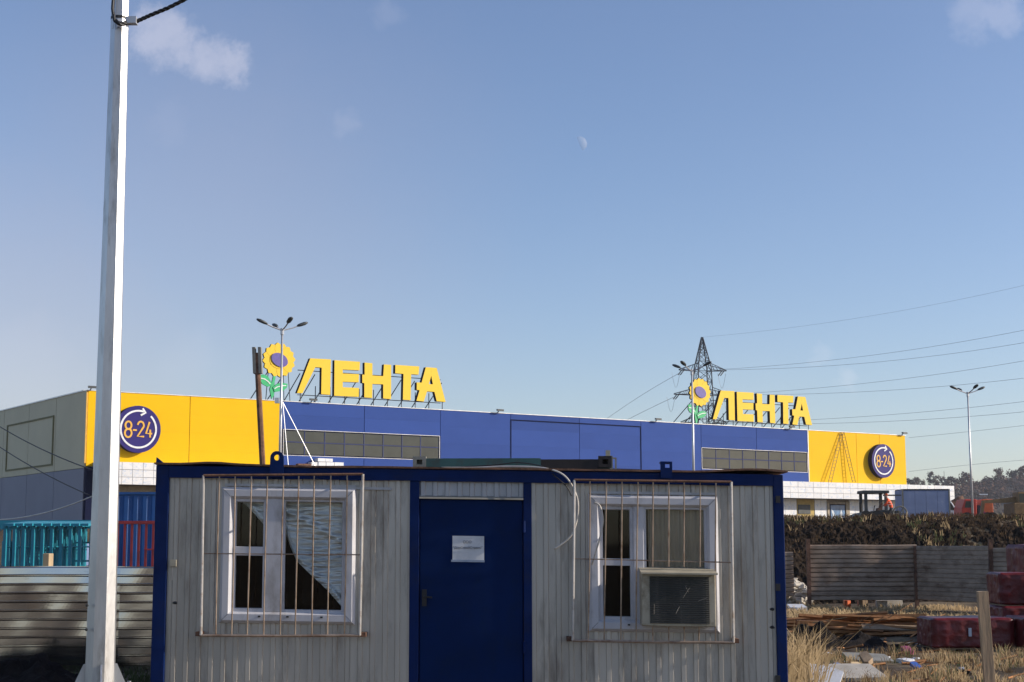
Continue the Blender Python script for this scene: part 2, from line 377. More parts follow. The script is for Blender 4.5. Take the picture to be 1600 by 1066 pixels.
winL = (18.3, 35.1, 6.62, 9.02); winR = (68.95, 85.2, 6.65, 9.0)
def clad(x0, x1, z0, z1, m):
    MB().box((x0+.03, -.1, z0+.002), (x1-.03, .08, z1-.002)).build('cladding_panel', m, store)
for i in range(len(jx)-1):
    x0, x1 = jx[i], jx[i+1]; m = 'yellow' if (x1 < 18.2 or x0 > 85) else 'blue_clad'
    w_ = None
    if 18 <= x0 and x1 < 35.3: w_ = winL
    if 68.5 < x0 and x1 < 85.6: w_ = winR
    if w_:
        clad(x0, x1, rows[0], w_[2], m); clad(x0, x1, w_[3], rows[3]+.4, m); clad(x0, x1, rows[3]+.4, ZT, m)
    else:
        for a, b in zip(rows, rows[1:]): clad(x0, x1, a, b, m)
MB().box((18.0, -.13, rows[0]), (18.1, -.05, ZT)).build('corner_trim', 'trim', store)
MB().box((85.3, -.13, rows[0]), (85.4, -.05, ZT)).build('corner_trim', 'trim', store)
for x in (9.2, 93.4, 97.4): MB().box((x-.05, -.02, rows[0]), (x+.05, .06, ZT)).build('panel_joint', 'joint_yellow', store)
for (x0, x1, z0, z1) in (winL, winR):
    wnd = MB().frame(x0, x1, z0, z1, [(0, -.11), (.04, -.11), (.04, .06)]).build('window', 'trim', store)
    ncol = 8
    for c in range(ncol):
        for r_ in range(2):
            a = x0+.1+(x1-x0-.2)*c/ncol; b = x0+.1+(x1-x0-.2)*(c+1)/ncol; zm = z0+(z1-z0)*.52
            za, zb = (z0+.1, zm) if r_ == 0 else (zm, z1-.1)
            tl = random.uniform(-.006, .006)
            mbp = MB(); mbp.hexa([(a+.05, -.05+tl, za+.05), (b-.05, -.05-tl, za+.05), (b-.05, .05, za+.05), (a+.05, .05, za+.05), (a+.05, -.05+tl, zb-.05), (b-.05, -.05-tl, zb-.05), (b-.05, .05, zb-.05), (a+.05, .05, zb-.05)])
            mbp.build('pane', 'glass_dark', wnd)
    MB().box((x0+.1, -.09, zm-.03), (x1-.1, .02, zm+.03)).build('glazing_bar', 'window_bar', wnd)
    for c in range(1, ncol):
        a = x0+.1+(x1-x0-.2)*c/ncol; MB().box((a-.03, -.088, z0+.1), (a+.03, .02, z1-.1)).build('glazing_bar', 'window_bar', wnd)
bf = MB(); x0, x1, z0, z1 = 43.5, 60.3, 6.35, 10.95
MB().frame(x0-.05, x1+.08, z0-.04, z1+.04, [(0, -.11), (0, -.14), (.10, -.14), (.10, -.11)]).build('banner_frame', 'navy', store)
# left end wall
tt = 0; ci = 0
while tt < 68:
    t1 = tt+7.75
    MB().box((-.12, tt+.04, 5.02), (.04, t1-.04, ZT)).build('cladding_panel', 'beige_clad', store)
    MB().box((-.12, tt+.04, -.6), (.04, t1-.04, 4.98)).build('cladding_panel', 'lavender_clad', store); tt = t1
a, b = SW(85, 649), SW(12, 664); c = SW(83, 727)
fb = MB(); y0, y1, z0, z1 = a[0], b[0], c[1], a[1]
for (p, q) in (((y0, z0), (y1, z0+.14)), ((y0, z1-.14), (y1, z1)), ((y0, z0+.14), (y0+.22, z1-.14)), ((y1-.22, z0+.14), (y1, z1-.14))):
    fb.box((-.2, p[0], p[1]), (-.115, q[0], q[1]))
pm('frame_ochre', (.17, .15, .05), .7); fb.build('banner_frame', 'frame_ochre', store)
MB().box((-.14, -.14, 5.4), (-.02, .02, ZT-.01)).build('corner_trim', 'sign_orange', store)
MB().box((-.05, -.5, -.4), (.9, .1, 5.1)).build('column', 'navy', store)
# canopy
CO = 2.0; CZ0, CZ1 = 3.6, 5.5; CL = 108.4
MB().box((.6, -CO+.06, CZ0+.04), (CL-.06, .1, CZ1-.03)).build('canopy', 'canopy_core', store)
can = [o for o in store.children if o.name.startswith('canopy')][0]
bd = MB().box((0, 0, 0), (1, .05, 1)).build('fascia_panel', 'white_panel', can)
first = True
def fascia(x0, x1, z0, z1):
    global first
    o = bd if first else copy_obj(bd, can)
    first = False
    o.location = (x0+.02, -CO+random.uniform(-.012, .012), z0+.02); o.scale = (x1-x0-.04, 1, z1-z0-.04)
zr = [CZ0, CZ0+.63, CZ0+1.26, CZ1]
for rng, stp in (((.6, 9.0), .98), ((78.0, CL), 1.2)):
    n = int(round((rng[1]-rng[0])/stp))
    for i in range(n):
        for a, b in zip(zr, zr[1:]): fascia(rng[0]+(rng[1]-rng[0])*i/n, rng[0]+(rng[1]-rng[0])*(i+1)/n, a, b)
MB().box((9.02, -CO, CZ0), (77.98, -CO+.06, CZ1)).build('fascia', 'white_panel', can)
ep = MB().box((CL-.055, -CO+.03, CZ0), (CL, .1, CZ1)).build('end_panel', 'white_panel', can)
# shopfront below the canopy
def front(px0, px1, z0, z1, name, m, y=0.0, th=.1, par=None):
    a = F(px0, 795)[0]; b = F(px1, 795)[0]
    return MB().box((a+.02, y-th, z0), (b-.02, y, z1)).build(name, m, par or store)
MB().box((.9, .06, -.6), (CL-1, .11, CZ0)).build('shopfront_wall', 'block', store)
for k in range(4):
    for r_ in range(2): front(1222+7.5*k, 1229.3+7.5*k, -.4+r_*1.1, .66+r_*1.1, 'block', 'block', .04, .12)
for k in range(3): front(1217+9*k, 1226+9*k, 1.75, 3.58, 'wall_panel', 'white_panel', .04, .14)
front(1244.6, 1272, .6, 3.58, 'wall_panel', 'ochre', .04, .1)
wd = front(1246, 1265, 1.9, 2.95, 'window', 'asphalt_machine', -.06, .1)
for k in range(2): front(1272+9.5*k, 1281.5+9.5*k, .2, 3.58, 'wall_panel', 'white_panel', .03, .14)
dr = front(1295, 1319.6, -.3, 3.05, 'door', 'navy', .0, .12)
pm('door_film', (.10, .20, .36), .35, var=.5, scale=1.2, bump=.5, bscale=3); pm('film_white', (.6, .66, .72), .4)
front(1296.5, 1318.5, -.2, 2.95, 'plastic_film', 'door_film', -.13, .02, dr)
sx = F(1296, 795)[0]; s2 = F(1318, 795)[0]
MB().prism([(sx+.1, 2.5), (sx+.45, 2.3), (sx+1.3, .9), (sx+1.75, 2.5), (sx+2.0, 1.9), (sx+1.6, .8), (sx+1.0, .1), (sx+.7, .6)], -.17, -.155).build('torn_film', 'film_white', dr)
front(1291, 1294.6, -.3, 3.4, 'door_frame', 'block', .0, .2, dr); front(1320, 1326, -.3, 3.4, 'door_frame', 'block', .0, .2, dr); front(1295, 1319.6, 3.08, 3.3, 'door_frame', 'block', .0, .2, dr)
for k in range(9): front(1326+9*k, 1335+9*k, .5, 2.0, 'wall_panel', 'white_panel', .03, .14); front(1326+9*k, 1335+9*k, 2.03, 3.58, 'wall_panel', 'white_panel', .03, .14)
# packs of white board lying on the canopy roof
for i, (px0, px1, py0, py1) in enumerate(((487, 496, 722, 728.5), (497, 508, 716, 721.5), (508.5, 520, 716.5, 721.8), (498, 509, 722, 729), (510, 522, 722.2, 729), (523, 537, 722.4, 729))):
    a = F(px0, py0, 1); b = F(px1, py1, 1)
    o = MB().box((0, 0, 0), (b[0]-a[0], .7, a[1]-b[1])).build('board_pack', 'white_panel')
    low = ('leftmost', 'upper left', 'upper right', 'second', 'third', 'rightmost')[i]
    p = A2+U2*a[0]+N2*1.0; o.location = (p.x, p.y, GZ+b[1]); o.rotation_euler.z = TH
    tag(o, f'small white pack of boards on the canopy roof, {low} in the pile', 'pack', 'packs of boards on the canopy roof')
o = MB().box((0, 0, 0), (1.6, .5, .35)).build('board_pack', 'rust'); a = F(466, 727, 1); p = A2+U2*a[0]+N2; o.location = (p.x, p.y, GZ+a[1]-.2); o.rotation_euler.z = TH
tag(o, 'brown pack lying left of the white board pile on the canopy roof', 'pack')
# floodlights on the roof edge
fl = []
for i, (px, py, lb) in enumerate(((143, 606, 'at the left corner above the yellow wall'), (488, 631, 'above the left window band'), (780, 648, 'left of the empty banner frame'), (1027, 662, 'left of the second sunflower'), (1236, 674, 'under the second sign lettering'), (1412, 682, 'at the far right yellow corner'))):
    a = F(px, py, .3); p = A2+U2*a[0]+N2*.35
    r = thing('floodlight', (p.x, p.y, GZ+ZT+.1), 'small dark floodlight on the roof edge '+lb, 'floodlight', 'floodlights on the roof edge', TH)
    MB().tube([(0, .4, -.05), (0, 0, .18)], .05, 5).build('arm', 'strut', r)
    MB().hexa([(-.38, -.25, .06), (.38, -.25, .06), (.3, .1, .12), (-.3, .1, .12), (-.38, -.25, .26), (.38, -.25, .26), (.3, .1, .3), (-.3, .1, .3)]).build('housing', 'lamp_head', r)
# roof signs
def zp(ox, oy, k, pts): return [F(ox+x/k, oy+y/k) for x, y in pts]
def make_sign():
    s0 = 17.8
    root = thing('rooftop_sign', (0, 0, 0), 'rooftop sign of yellow letters and sunflower above the left window band', 'sign', 'rooftop letter signs', TH)
    def L(pts): return [(x-s0, z) for x, z in zp(380, 480, 4.1, pts)]
    glyphs = [
     [(430,328),(562,335),(558,562),(500,558),(503,388),(462,385),(380,552),(345,550)],
     [(585,340),(748,350),(746,405),(638,400),(638,425),(742,430),(740,482),(638,478),(638,513),(742,518),(740,575),(583,568)],
     [(778,355),(828,360),(828,438),(897,442),(902,367),(948,370),(947,590),(897,585),(897,495),(828,492),(827,582),(776,578),(776,487),(763,485),(763,432),(778,433)],
     [(975,370),(1128,380),(1124,433),(1076,430),(1073,597),(1023,593),(1027,428),(974,424)],
     [(1205,440),(1190,493),(1215,495),(1205.2,440),(1205.2,387),(1240,390),(1297,608),(1240,603),(1225,543),(1178,540),(1157,605),(1110,600),(1130,533),(1112,530),(1112,482),(1143,484),(1170,385),(1204.8,387)]]
    for gph in glyphs:
        MB().prism(L(gph), 0.0, .42, 0, 1).build('letter', ['sign_yellow', 'sign_side'], root)
    fc = F(436.7, 562.5); fx, fz = fc[0]-s0, fc[1]
    for k in range(16):
        a = 2*math.pi*k/16+.1; Rr = 1.66; wd = .35
        pts = [(.6, -.22), (1.05, -wd), (Rr-.18, -wd*.75), (Rr, 0), (Rr-.18, wd*.75), (1.05, wd), (.6, .22)]
        pl = [(fx+x*math.cos(a)-z*math.sin(a), fz+(x*math.sin(a)+z*math.cos(a))*.97) for x, z in pts]
        MB().prism(pl, .06+.012*(k % 2), .3+.012*(k % 2), 0, 1).build('petal', ['sign_yellow', 'sign_side'], root)
    MB().prism([(fx+.98*math.cos(q)*.99-.0, fz+.80*math.sin(q)) for q in [2*math.pi*i/24 for i in range(24)]], .03, .09).build('petal_disc', 'sign_yellow', root)
    ce = [(.86*math.cos(q), .60*math.sin(q)) for q in [2*math.pi*i/24 for i in range(24)]]; ra = R(-22)
    MB().prism([(fx+x*math.cos(ra)-z*math.sin(ra), fz+x*math.sin(ra)+z*math.cos(ra)) for x, z in ce], -.06, .05).build('flower_centre', 'sign_violet_core', root)
    def L2(pts): return [(x-s0, z) for x, z in zp(380, 480, 6.667, pts)]
    MB().prism(L2([(325,680),(350,690),(330,790),(325,920),(300,955),(280,850),(300,800)]), .08, .22, 0, 1).build('stem', ['sign_green', 'sign_side'], root)
    lf = MB().prism(L2([(180,705),(215,700),(260,720),(297,785),(308,818),(255,830),(200,800),(178,760)]), .02, .15, 0, 1).build('leaf', ['sign_green', 'sign_side'], root)
    MB().ribbon(L2([(185, 740), (225, 750), (260, 775), (282, 802)]), .09, -.01, .018).build('vein', 'sign_white', lf)
    lf = MB().prism(L2([(310,835),(350,800),(400,785),(465,800),(455,840),(420,870),(330,885)]), .02, .15, 0, 1).build('leaf', ['sign_green', 'sign_side'], root)
    MB().ribbon(L2([(325, 850), (355, 832), (400, 820), (448, 817)]), .08, -.01, .018).build('vein', 'sign_white', lf)
    # posts and raking struts
    for k in range(11):
        x = 2.5+1.55*k
        MB().tube([(x, .6, ZT-.3), (x, .6, 13.2)], .045, 5).build('post', 'strut', root)
        MB().tube([(x-.3, 4.2, ZT-.2), (x-.05, .65, 14.3)], .05, 5).build('strut', 'strut', root)
    for x in (-1.2, -.3, .9, 1.6):
        MB().tube([(x*.9, .5, ZT-.3), (x*.7, .45, 14.6)], .04, 5).build('post', 'strut', root)
    for x in (-1.2, .5): MB().tube([(x, 4.4, ZT-.2), (x+.4, .5, 14.4)], .05, 5).build('strut', 'strut', root)
    for z in (12.3, 14.6): MB().tube([(2.2, .62, z), (17.8, .62, z)], .04, 5).build('rail', 'strut', root)
    return root
sg = make_sign()
def put_sign(o, s0, off): p = A2+U2*s0+N2*off; o.location = (p.x, p.y, GZ)
put_sign(sg, 17.8, 0)
sg2 = copy_tree(sg); put_sign(sg2, 69.0, 0); sg2.scale = (.955, 1, .985); sg2['label'] = 'rooftop sign of yellow letters and sunflower in front of the power pylon'
# round opening-hours signs
def hours_sign(s, z, label):
    p = A2+U2*s+N2*.12
    r = thing('hours_sign', (p.x, p.y, GZ+z), label, 'sign', 'round opening hours signs', TH)
    c = circ(0, 0, 2.02, 2.02, 40)
    MB().prism(c, -.62, 0, 0, 1).build('disc', ['sign_violet', 'sign_side'], r)
    MB().ribbon(circ(0, 0, 1.58, 1.58, 44, R(47), R(-286), False), .16, -.66, -.61).build('ring', 'sign_white', r)
    MB().ribbon([(.33, 1.80), (.60, 1.44), (.17, 1.20)], .17, -.667, -.614).build('arrow_head', 'sign_white', r)
    wd = .155
    m = MB(); m.ribbon(circ(-.9, .30, .27, .33, 18), wd, -.66, -.61, True); m.ribbon(circ(-.9, -.36, .30, .36, 18), wd, -.657, -.612, True); m.build('digit', 'sign_orange', r)
    MB().box((-.50, -.66, -.16), (-.14, -.61, -.02)).build('dash', 'sign_orange', r)
    MB().ribbon([(-.07, .36)]+circ(.20, .34, .27, .32, 9, R(165), R(-25), False)+[(-.07, -.62), (.52, -.62)], wd, -.66, -.61).build('digit', 'sign_orange', r)
    m = MB(); m.ribbon([(.98, .66), (.68, -.34), (1.24, -.34)], wd, -.66, -.61); m.ribbon([(1.06, .0), (1.06, -.68)], wd, -.657, -.612); m.build('digit', 'sign_orange', r)
    return r
hours_sign(4.27, 11.6-GZ, 'round violet 8-24 hours sign beside the foreground pole on the left yellow wall')
hours_sign(97.3, 11.5-GZ, 'round violet 8-24 hours sign on the far right yellow wall')
# ladders against the right yellow wall
for (pa, pb, lb) in (((1315, 676), (1295, 754), 'left'), ((1316, 676), (1333, 754), 'right')):
    a = F(*pa, .2); b = F(*pb, .6)
    p0 = A2+U2*b[0]+N2*.75
    r = thing('ladder', (p0.x, p0.y, GZ+b[1]), f'thin ladder leaning on the right yellow wall, {lb} of the pair', 'ladder', 'ladders on the yellow wall', TH)
    dx, dz = a[0]-b[0], a[1]-b[1]; wdl = .26
    for sgn in (-1, 1): MB().tube([(sgn*wdl, 0, 0), (dx+sgn*wdl, .5, dz)], .045, 4).build('rail', 'ochre', r)
    for k in range(15):
        t = (k+.5)/15; MB().tube([(dx*t-wdl, .5*t, dz*t), (dx*t+wdl, .5*t, dz*t)], .03, 4).build('rung', 'ochre', r)
# ---------------------------------------------------------------- lamp posts
def make_lamp(yaw, arms, label, loc, stays=False):
    H = 8.7
    r = thing('lamp_post', loc, label, 'lamp post', 'parking lot lamp posts')
    MB().tube([(0, 0, -.7), (0, 0, H)], .085, 8, .05).build('shaft', 'lamp_steel', r, smooth=True)
    MB().tube([(0, 0, H-.25), (0, 0, H+.06)], .085, 8).build('collar', 'lamp_steel', r)
    for k in range(4):
        if k not in arms: continue
        a = yaw+k*math.pi/2; d = Vector((math.cos(a), math.sin(a), 0)); n_ = Vector((-d.y, d.x, 0))
        MB().tube([Vector((0, 0, H-.05)), d*.5+Vector((0, 0, H+.10)), d*.95+Vector((0, 0, H+.28))], .035, 6).build('arm', 'lamp_steel', r)
        hd = MB(); secs = [(.74, .04, .04), (.79, .08, .06), (.90, .12, .08), (1.10, .13, .085), (1.22, .10, .055), (1.27, .03, .03)]
        rings = []
        for (t_, wv_, hv) in secs:
            c = d*t_+Vector((0, 0, H+.24+(t_-.8)*.38)); b_ = len(hd.v); rings.append(b_)
            for q in range(8):
                an = 2*math.pi*q/8; up = Vector((-d.x*.36, -d.y*.36, .93))
                hd.v.append(tuple(c+n_*math.cos(an)*wv_+up*math.sin(an)*hv))
        for a_, b_ in zip(rings, rings[1:]):
            for q in range(8): hd.f.append((a_+q, a_+(q+1) % 8, b_+(q+1) % 8, b_+q)); hd.mi.append(0)
        hd.f.append(tuple(rings[0]+q for q in range(8))); hd.mi.append(0); hd.f.append(tuple(rings[-1]+q for q in range(8))); hd.mi.append(0)
        hd.build('lamp_head', 'lamp_head', r, smooth=True)
    if stays:
        for (x, y, z) in ((.45, -.4, 2.2), (1.6, .2, 2.3)):
            MB().tube([(.08, 0, 5.25), (x, y, z), (x*1.5, y*1.5, -.3)], .02, 5).build('stay', 'lamp_steel', r)
        MB().box((-.28, -.12, 5.2), (-.08, .1, 5.45)).build('junction_box', 'van_white', r)
    return r
p = at(441, 515, 72); make_lamp(R(28), (0, 1, 2, 3), 'tall four-headed lamp post in front of the left sunflower sign', (p.x, p.y, p.z-8.7), True)
p = at(1081, 579, 88); make_lamp(R(-35), (0, 2, 3), 'tall lamp post standing before the pylon and the second sunflower', (p.x, p.y, p.z-8.7))
p = at(1512, 614, 100); make_lamp(R(14), (0, 1, 2, 3), 'slim lamp post standing alone to the right of the store', (p.x, p.y, p.z-8.7))
# ---------------------------------------------------------------- power pylon and wires
def make_pylon():
    p = at(1097, 527, 330); base = Vector((p.x, p.y, 1.3)); H = p.z-1.3
    r = thing('power_pylon', base, 'dark lattice power pylon rising behind the store roof', 'pylon', rz=R(12))
    def px2z(y): return at(1097, y, 330).z-1.3
    prof = [(0, 4.2), (px2z(680), 1.9), (px2z(575), 1.45), (H, .12)]
    def hw(z):
        for (a, wa), (b, wb) in zip(prof, prof[1:]):
            if z <= b: return wa+(wb-wa)*(z-a)/(b-a)
        return .12
    corners = ((-1, -1), (1, -1), (1, 1), (-1, 1))
    for cx, cy in corners: MB().tube([(cx*w_, cy*w_, z) for z, w_ in prof], .13, 4).build('leg', 'pylon', r)
    zs = [0]
    while zs[-1] < H-1: zs.append(zs[-1]+max(1.1, hw(zs[-1])*1.55))
    zs[-1] = H-.3
    for i in range(4):
        c0, c1 = corners[i], corners[(i+1) % 4]; m = MB()
        for a, b in zip(zs, zs[1:]):
            wa, wb = hw(a), hw(b)
            m.tube([(c0[0]*wa, c0[1]*wa, a), (c1[0]*wb, c1[1]*wb, b)], .065, 3, cap=False); m.tube([(c1[0]*wa, c1[1]*wa, a), (c0[0]*wb, c0[1]*wb, b)], .065, 3, cap=False)
            m.tube([(c0[0]*wa, c0[1]*wa, a), (c1[0]*wa, c1[1]*wa, a)], .06, 3, cap=False)
        m.build('lattice_face', 'pylon', r)
    for py, ln in ((579, 5.4), (617, 6.6), (661, 5.2)):
        z = px2z(py)
        for sg_ in (-1, 1):
            m = MB(); w_ = hw(z); w2 = hw(z+1.5)
            for cy in (-1, 1):
                m.tube([(sg_*w_, cy*w_, z), (sg_*ln, 0, z)], .09, 4); m.tube([(sg_*w2, cy*w2, z+1.5), (sg_*ln, 0, z+.12)], .08, 4)
                for k in range(1, 5):
                    t = k/5; t0 = (k-.6)/5
                    xb = sg_*(w_+(ln-w_)*t); xt = sg_*(w2+(ln-w2)*t0)
                    m.tube([(xb, cy*w_*(1-t), z), (xt, cy*w2*(1-t0), z+1.5*(1-t0))], .05, 3, cap=False)
            m.build('cross_arm', 'pylon', r)
            m = MB()
            for q in (0, .5): m.tube([(sg_*(ln-.6-q), 0, z-.1), (sg_*(ln-.6-q)-.9, -.4, z-1.1)], .12, 5)
            m.build('insulator', 'pylon', r)
            m = MB(); m.tube([(sg_*(ln-.2)-1.8*(1-k_)+0, 0, z-.6-3.2*math.sin(math.pi*k_)) for k_ in [i/8 for i in range(9)]], .035, 3); m.build('jumper_wire', 'wire', r)
make_pylon()
def wire(pts, D0, D1, label, rr, name='power_wire', mat='wire', n=26):
    (xa, ya), (xb, yb), (xc, yc) = pts; x_end = xc+(xc-xa)*.35
    P = []
    for i in range(n+1):
        x = xa+(x_end-xa)*i/n
        y = ya*(x-xb)*(x-xc)/((xa-xb)*(xa-xc))+yb*(x-xa)*(x-xc)/((xb-xa)*(xb-xc))+yc*(x-xa)*(x-xb)/((xc-xa)*(xc-xb))
        P.append(at(x, y, D0+(D1-D0)*i/n))
    tag(MB().tube(P, rr, 4).build(name, mat, origin=P[0]), label, 'wire', 'power lines')
for i, pts in enumerate((((1098, 527), (1500, 468), (1600, 446)), ((1132, 577), (1500, 534.6), (1600, 516)), ((1134, 578), (1500, 551), (1600, 535.6)), ((1148, 616), (1500, 580), (1600, 564)),
                         ((1150, 617), (1500, 601.5), (1600, 591)), ((1132, 661), (1500, 638.5), (1600, 627.6)), ((1133, 662), (1500, 652), (1600, 643.6)))):
    wire(pts, 330, 210, ('thin overhead wire from the pylon tip towards the upper right', 'upper of two wires from the top right pylon arm', 'lower of two wires from the top right pylon arm', 'upper of two wires from the middle right pylon arm',
         'lower of two wires from the middle right pylon arm', 'upper of two wires from the bottom right pylon arm', 'lower of two wires from the bottom right pylon arm')[i], .026 if i else .016)
wire(((1420, 684), (1500, 676), (1600, 665)), 400, 380, 'faint wire crossing the sky above the hill, upper one', .035)
wire(((1420, 737), (1500, 728), (1600, 719)), 500, 460, 'faint wire crossing the sky just above the hill trees', .04)
wire(((1062, 583), (1010, 613), (960, 646)), 330, 400, 'thin wire dropping left from the top pylon arm behind the roof', .045)
wire(((1052, 621), (1010, 641), (965, 664)), 330, 400, 'thin wire dropping left from the middle pylon arm behind the roof', .045)
# ---------------------------------------------------------------- trees on the hill
def crown_mesh(rad, n, seed, mat_i=0, hsc=1.0):
    rd = random.Random(seed); m = MB()
    blobs = [(Vector((rd.gauss(0, .38), rd.gauss(0, .38), rd.uniform(-.5, .6)*hsc))*rad, rd.uniform(.35, .6)*rad) for _ in range(7)]
    for _ in range(n):
        c, br = rd.choice(blobs); d = Vector((rd.gauss(0, 1), rd.gauss(0, 1), rd.gauss(0, 1))).normalized()
        p = c+d*br*rd.uniform(.5, 1.0); s_ = rad*rd.uniform(.10, .2)
        a = Vector((rd.gauss(0, 1), rd.gauss(0, 1), rd.gauss(0, 1))).normalized(); b = a.cross(d).normalized()
        m.face([p+a*s_, p+b*s_, p-a*s_*.8-b*s_*.3])
    return m
def tree_spot(px, py, D): return at(px, py, D)
skyl = [(1422, 753, 860, 4.5, 'low round tree on the hill just right of the yellow wall', 1), (1436, 754, 880, 4, 'small dark tree at the left foot of the hill wood', .8), (1452, 748, 900, 4.2, 'pointed tree on the left part of the hill skyline', 1.7), (1463, 750, 900, 3.2, 'slim dark tree on the hill skyline', 2.0),
        (1477, 752, 905, 3.6, 'short round tree on the hill below the far mast', 1.1), (1487, 750, 900, 4, 'bushy tree on the hill left of the lone lamp post', 1), (1507, 747, 880, 6, 'large round bare tree behind the lone lamp post top of hill', 1), (1560, 742, 900, 5, 'round tree standing out on the right hill skyline', 1.1), (1580, 742, 890, 5.5, 'broad tree on the right hill skyline', .9), (1597, 739, 890, 5.5, 'tall broad tree at the right edge of the hill', 1)]
for i, (px, py, D, rad, lb, hs) in enumerate(skyl):
    p = at(px, py, D); gzl = hillz(p.x, p.y)
    cz = max(p.z-gzl, rad*.6)
    r = thing('hill_tree', (p.x, p.y, gzl), lb, 'tree', 'trees along the hill skyline')
    m = crown_mesh(rad*.8, 420, 50+i, hsc=hs); m.xf(lambda v: v+Vector((0, 0, cz))); m.build('crown', 'wood_leaf_dark' if i % 3 == 2 else 'wood_leaf', r)
    tk = MB().tube([(0, 0, -1), (0.2, 0, cz*.6), (0, 0, cz+rad*.4)], .35, 5, .1)
    for q in range(4): tk.tube([(0, 0, cz*.5+q*.3), (math.cos(q*1.7)*rad*.7, math.sin(q*1.7)*rad*.7, cz+rad*.3)], .14, 4, .04)
    tk.build('trunk', 'bark', r)
rd = random.Random(3)
wood = [MB(), MB()]
for _ in range(2600):
    x = rd.uniform(190, 700); y = rd.uniform(575, 960); z = hillz(x, y)
    if x/y < .24 or x/y > .42: continue
    if noise.noise(Vector((x*.02, y*.012, 4))) < -.35: continue
    rad = rd.uniform(2.2, 4.6); m = wood[0 if rd.random() < .68 else 1]
    for _k in range(60):
        d = Vector((rd.gauss(0, 1), rd.gauss(0, 1), rd.gauss(0, .8))).normalized(); q = Vector((x, y, z+rad*.7))+d*rad*rd.uniform(.5, 1)
        a = Vector((rd.gauss(0, 1), rd.gauss(0, 1), rd.gauss(0, 1))).normalized(); b = a.cross(d).normalized(); s_ = rad*rd.uniform(.18, .34)
        m.face([q+a*s_, q+b*s_, q-a*s_*.8-b*s_*.3])
stuff(wood[0].build('hillside_wood', 'wood_leaf'), 'brown autumn wood covering the far hillside', 'wood')
stuff(wood[1].build('hillside_wood', 'wood_leaf_dark'), 'darker evergreen patches within the far hillside wood', 'wood')
p = at(1475, 736, 940); tag(MB().tube([(p.x, p.y, hillz(p.x, p.y)-1), (p.x, p.y, p.z)], .22, 5, .12).build('radio_mast', 'pylon', origin=(p.x, p.y, hillz(p.x, p.y))), 'thin grey radio mast on the hill skyline', 'mast')
p = at(1537, 773, 700); tag(MB().box((-1.9, -.2, -.15), (1.9, .2, .3)).build('roadside_barrier', 'van_white', loc=p), 'tiny pale strip low on the hillside right of the lamp post', 'barrier')
# ---------------------------------------------------------------- site cabin
CX, CY = -.4, 14.7; KS = .0165
CB = (CX, CY, 0)
def C(px, py, y=0):
    p = at(px, py, CY+y); u = p.x-CX; return u, p.z+KS*u
def cu(px, py=880): return C(px, py)[0]
def cw(py, px=730): return C(px, py)[1]
def sh(m): return m.xf(lambda v: Vector((v.x, v.y, v.z-KS*v.x)))
cabin = thing('site_cabin', CB, 'grey corrugated site cabin with dark blue frame and door', 'cabin')
def cpart(m, name, mat, par=None, **kw): return sh(m).build(name, mat, par or cabin, **kw)
UL, UR = cu(241), cu(1226); WT = C(246, 727)[1]; WB = .12
wbeam = C(300, 747)[1]
DEP = 2.4
def sheet(u0, u1, w0, w1, name='wall_sheet', mat='galv_wall', y=0, per=.117, dep=.014, sub=1):
    m = MB(); us = []; k = math.floor((u0-UL)/per)*per+UL
    while k < u1:
        for du, yy in ((0, 0), (.058, 0), (.066, -dep), (.104, -dep), (.112, 0)): us.append((k+du, yy))
        k += per
    us = [(a, b) for a, b in us if u0 < a < u1]; us = [(u0, us[0][1])]+us+[(u1, us[-1][1])]
    for (a, ya), (b, yb) in zip(us, us[1:]): m.face([(a, y+ya, w0), (b, y+yb, w0), (b, y+yb, w1), (a, y+ya, w1)])
    return cpart(m, name, mat)
pl, pr_ = cu(262), cu(1210); dl0, dl1, dr0, dr1 = cu(640), cu(655), cu(818), cu(831)
Lw = (cu(345, 870), cu(556, 870), cw(979), cw(766)); Rw = (cu(919, 880), cu(1123, 880), C(1020, 988)[1], C(1020, 774)[1])
for (a, b, wn) in ((pl, dl0, Lw), (dr1, pr_, Rw)):
    sheet(a, wn[0]+.05, WB, wbeam+.01); sheet(wn[1]-.05, b, WB, wbeam+.01)
    sheet(wn[0]+.05, wn[1]-.05, WB, wn[2]+.05); sheet(wn[0]+.05, wn[1]-.05, wn[3]-.05, wbeam+.01)
# frame
cpart(MB().box((UL, -.035, WB), (pl, .12, WT)), 'corner_post', 'blue_paint', bevel=.008)
cpart(MB().box((pr_, -.035, WB), (UR, .12, WT-.01)), 'corner_post', 'blue_paint', bevel=.008)
m = MB(); nseg = 40                                         # roof beam with a dented lower and upper lip
for i in range(nseg):
    def sec(t):
        x = pl+(pr_-pl)*t; wv = .008*noise.noise(Vector((x*1.7, 0, 0)))
        return x, wbeam+.006*noise.noise(Vector((x*2.3, 3, 0))), WT-.006+wv
    a, b = sec(i/nseg), sec((i+1)/nseg)
    m.hexa([(a[0], -.045, a[1]), (b[0], -.045, b[1]), (b[0], .12, b[1]), (a[0], .12, a[1]), (a[0], -.045, a[2]), (b[0], -.045, b[2]), (b[0], .12, b[2]), (a[0], .12, a[2])])
cpart(m, 'roof_beam', 'blue_paint')
cpart(MB().box((UL, -.035, WB-.1), (UR, .1, WB)), 'floor_beam', 'blue_paint')
m = MB(); nseg = 48                                         # rusty roof sheet edge
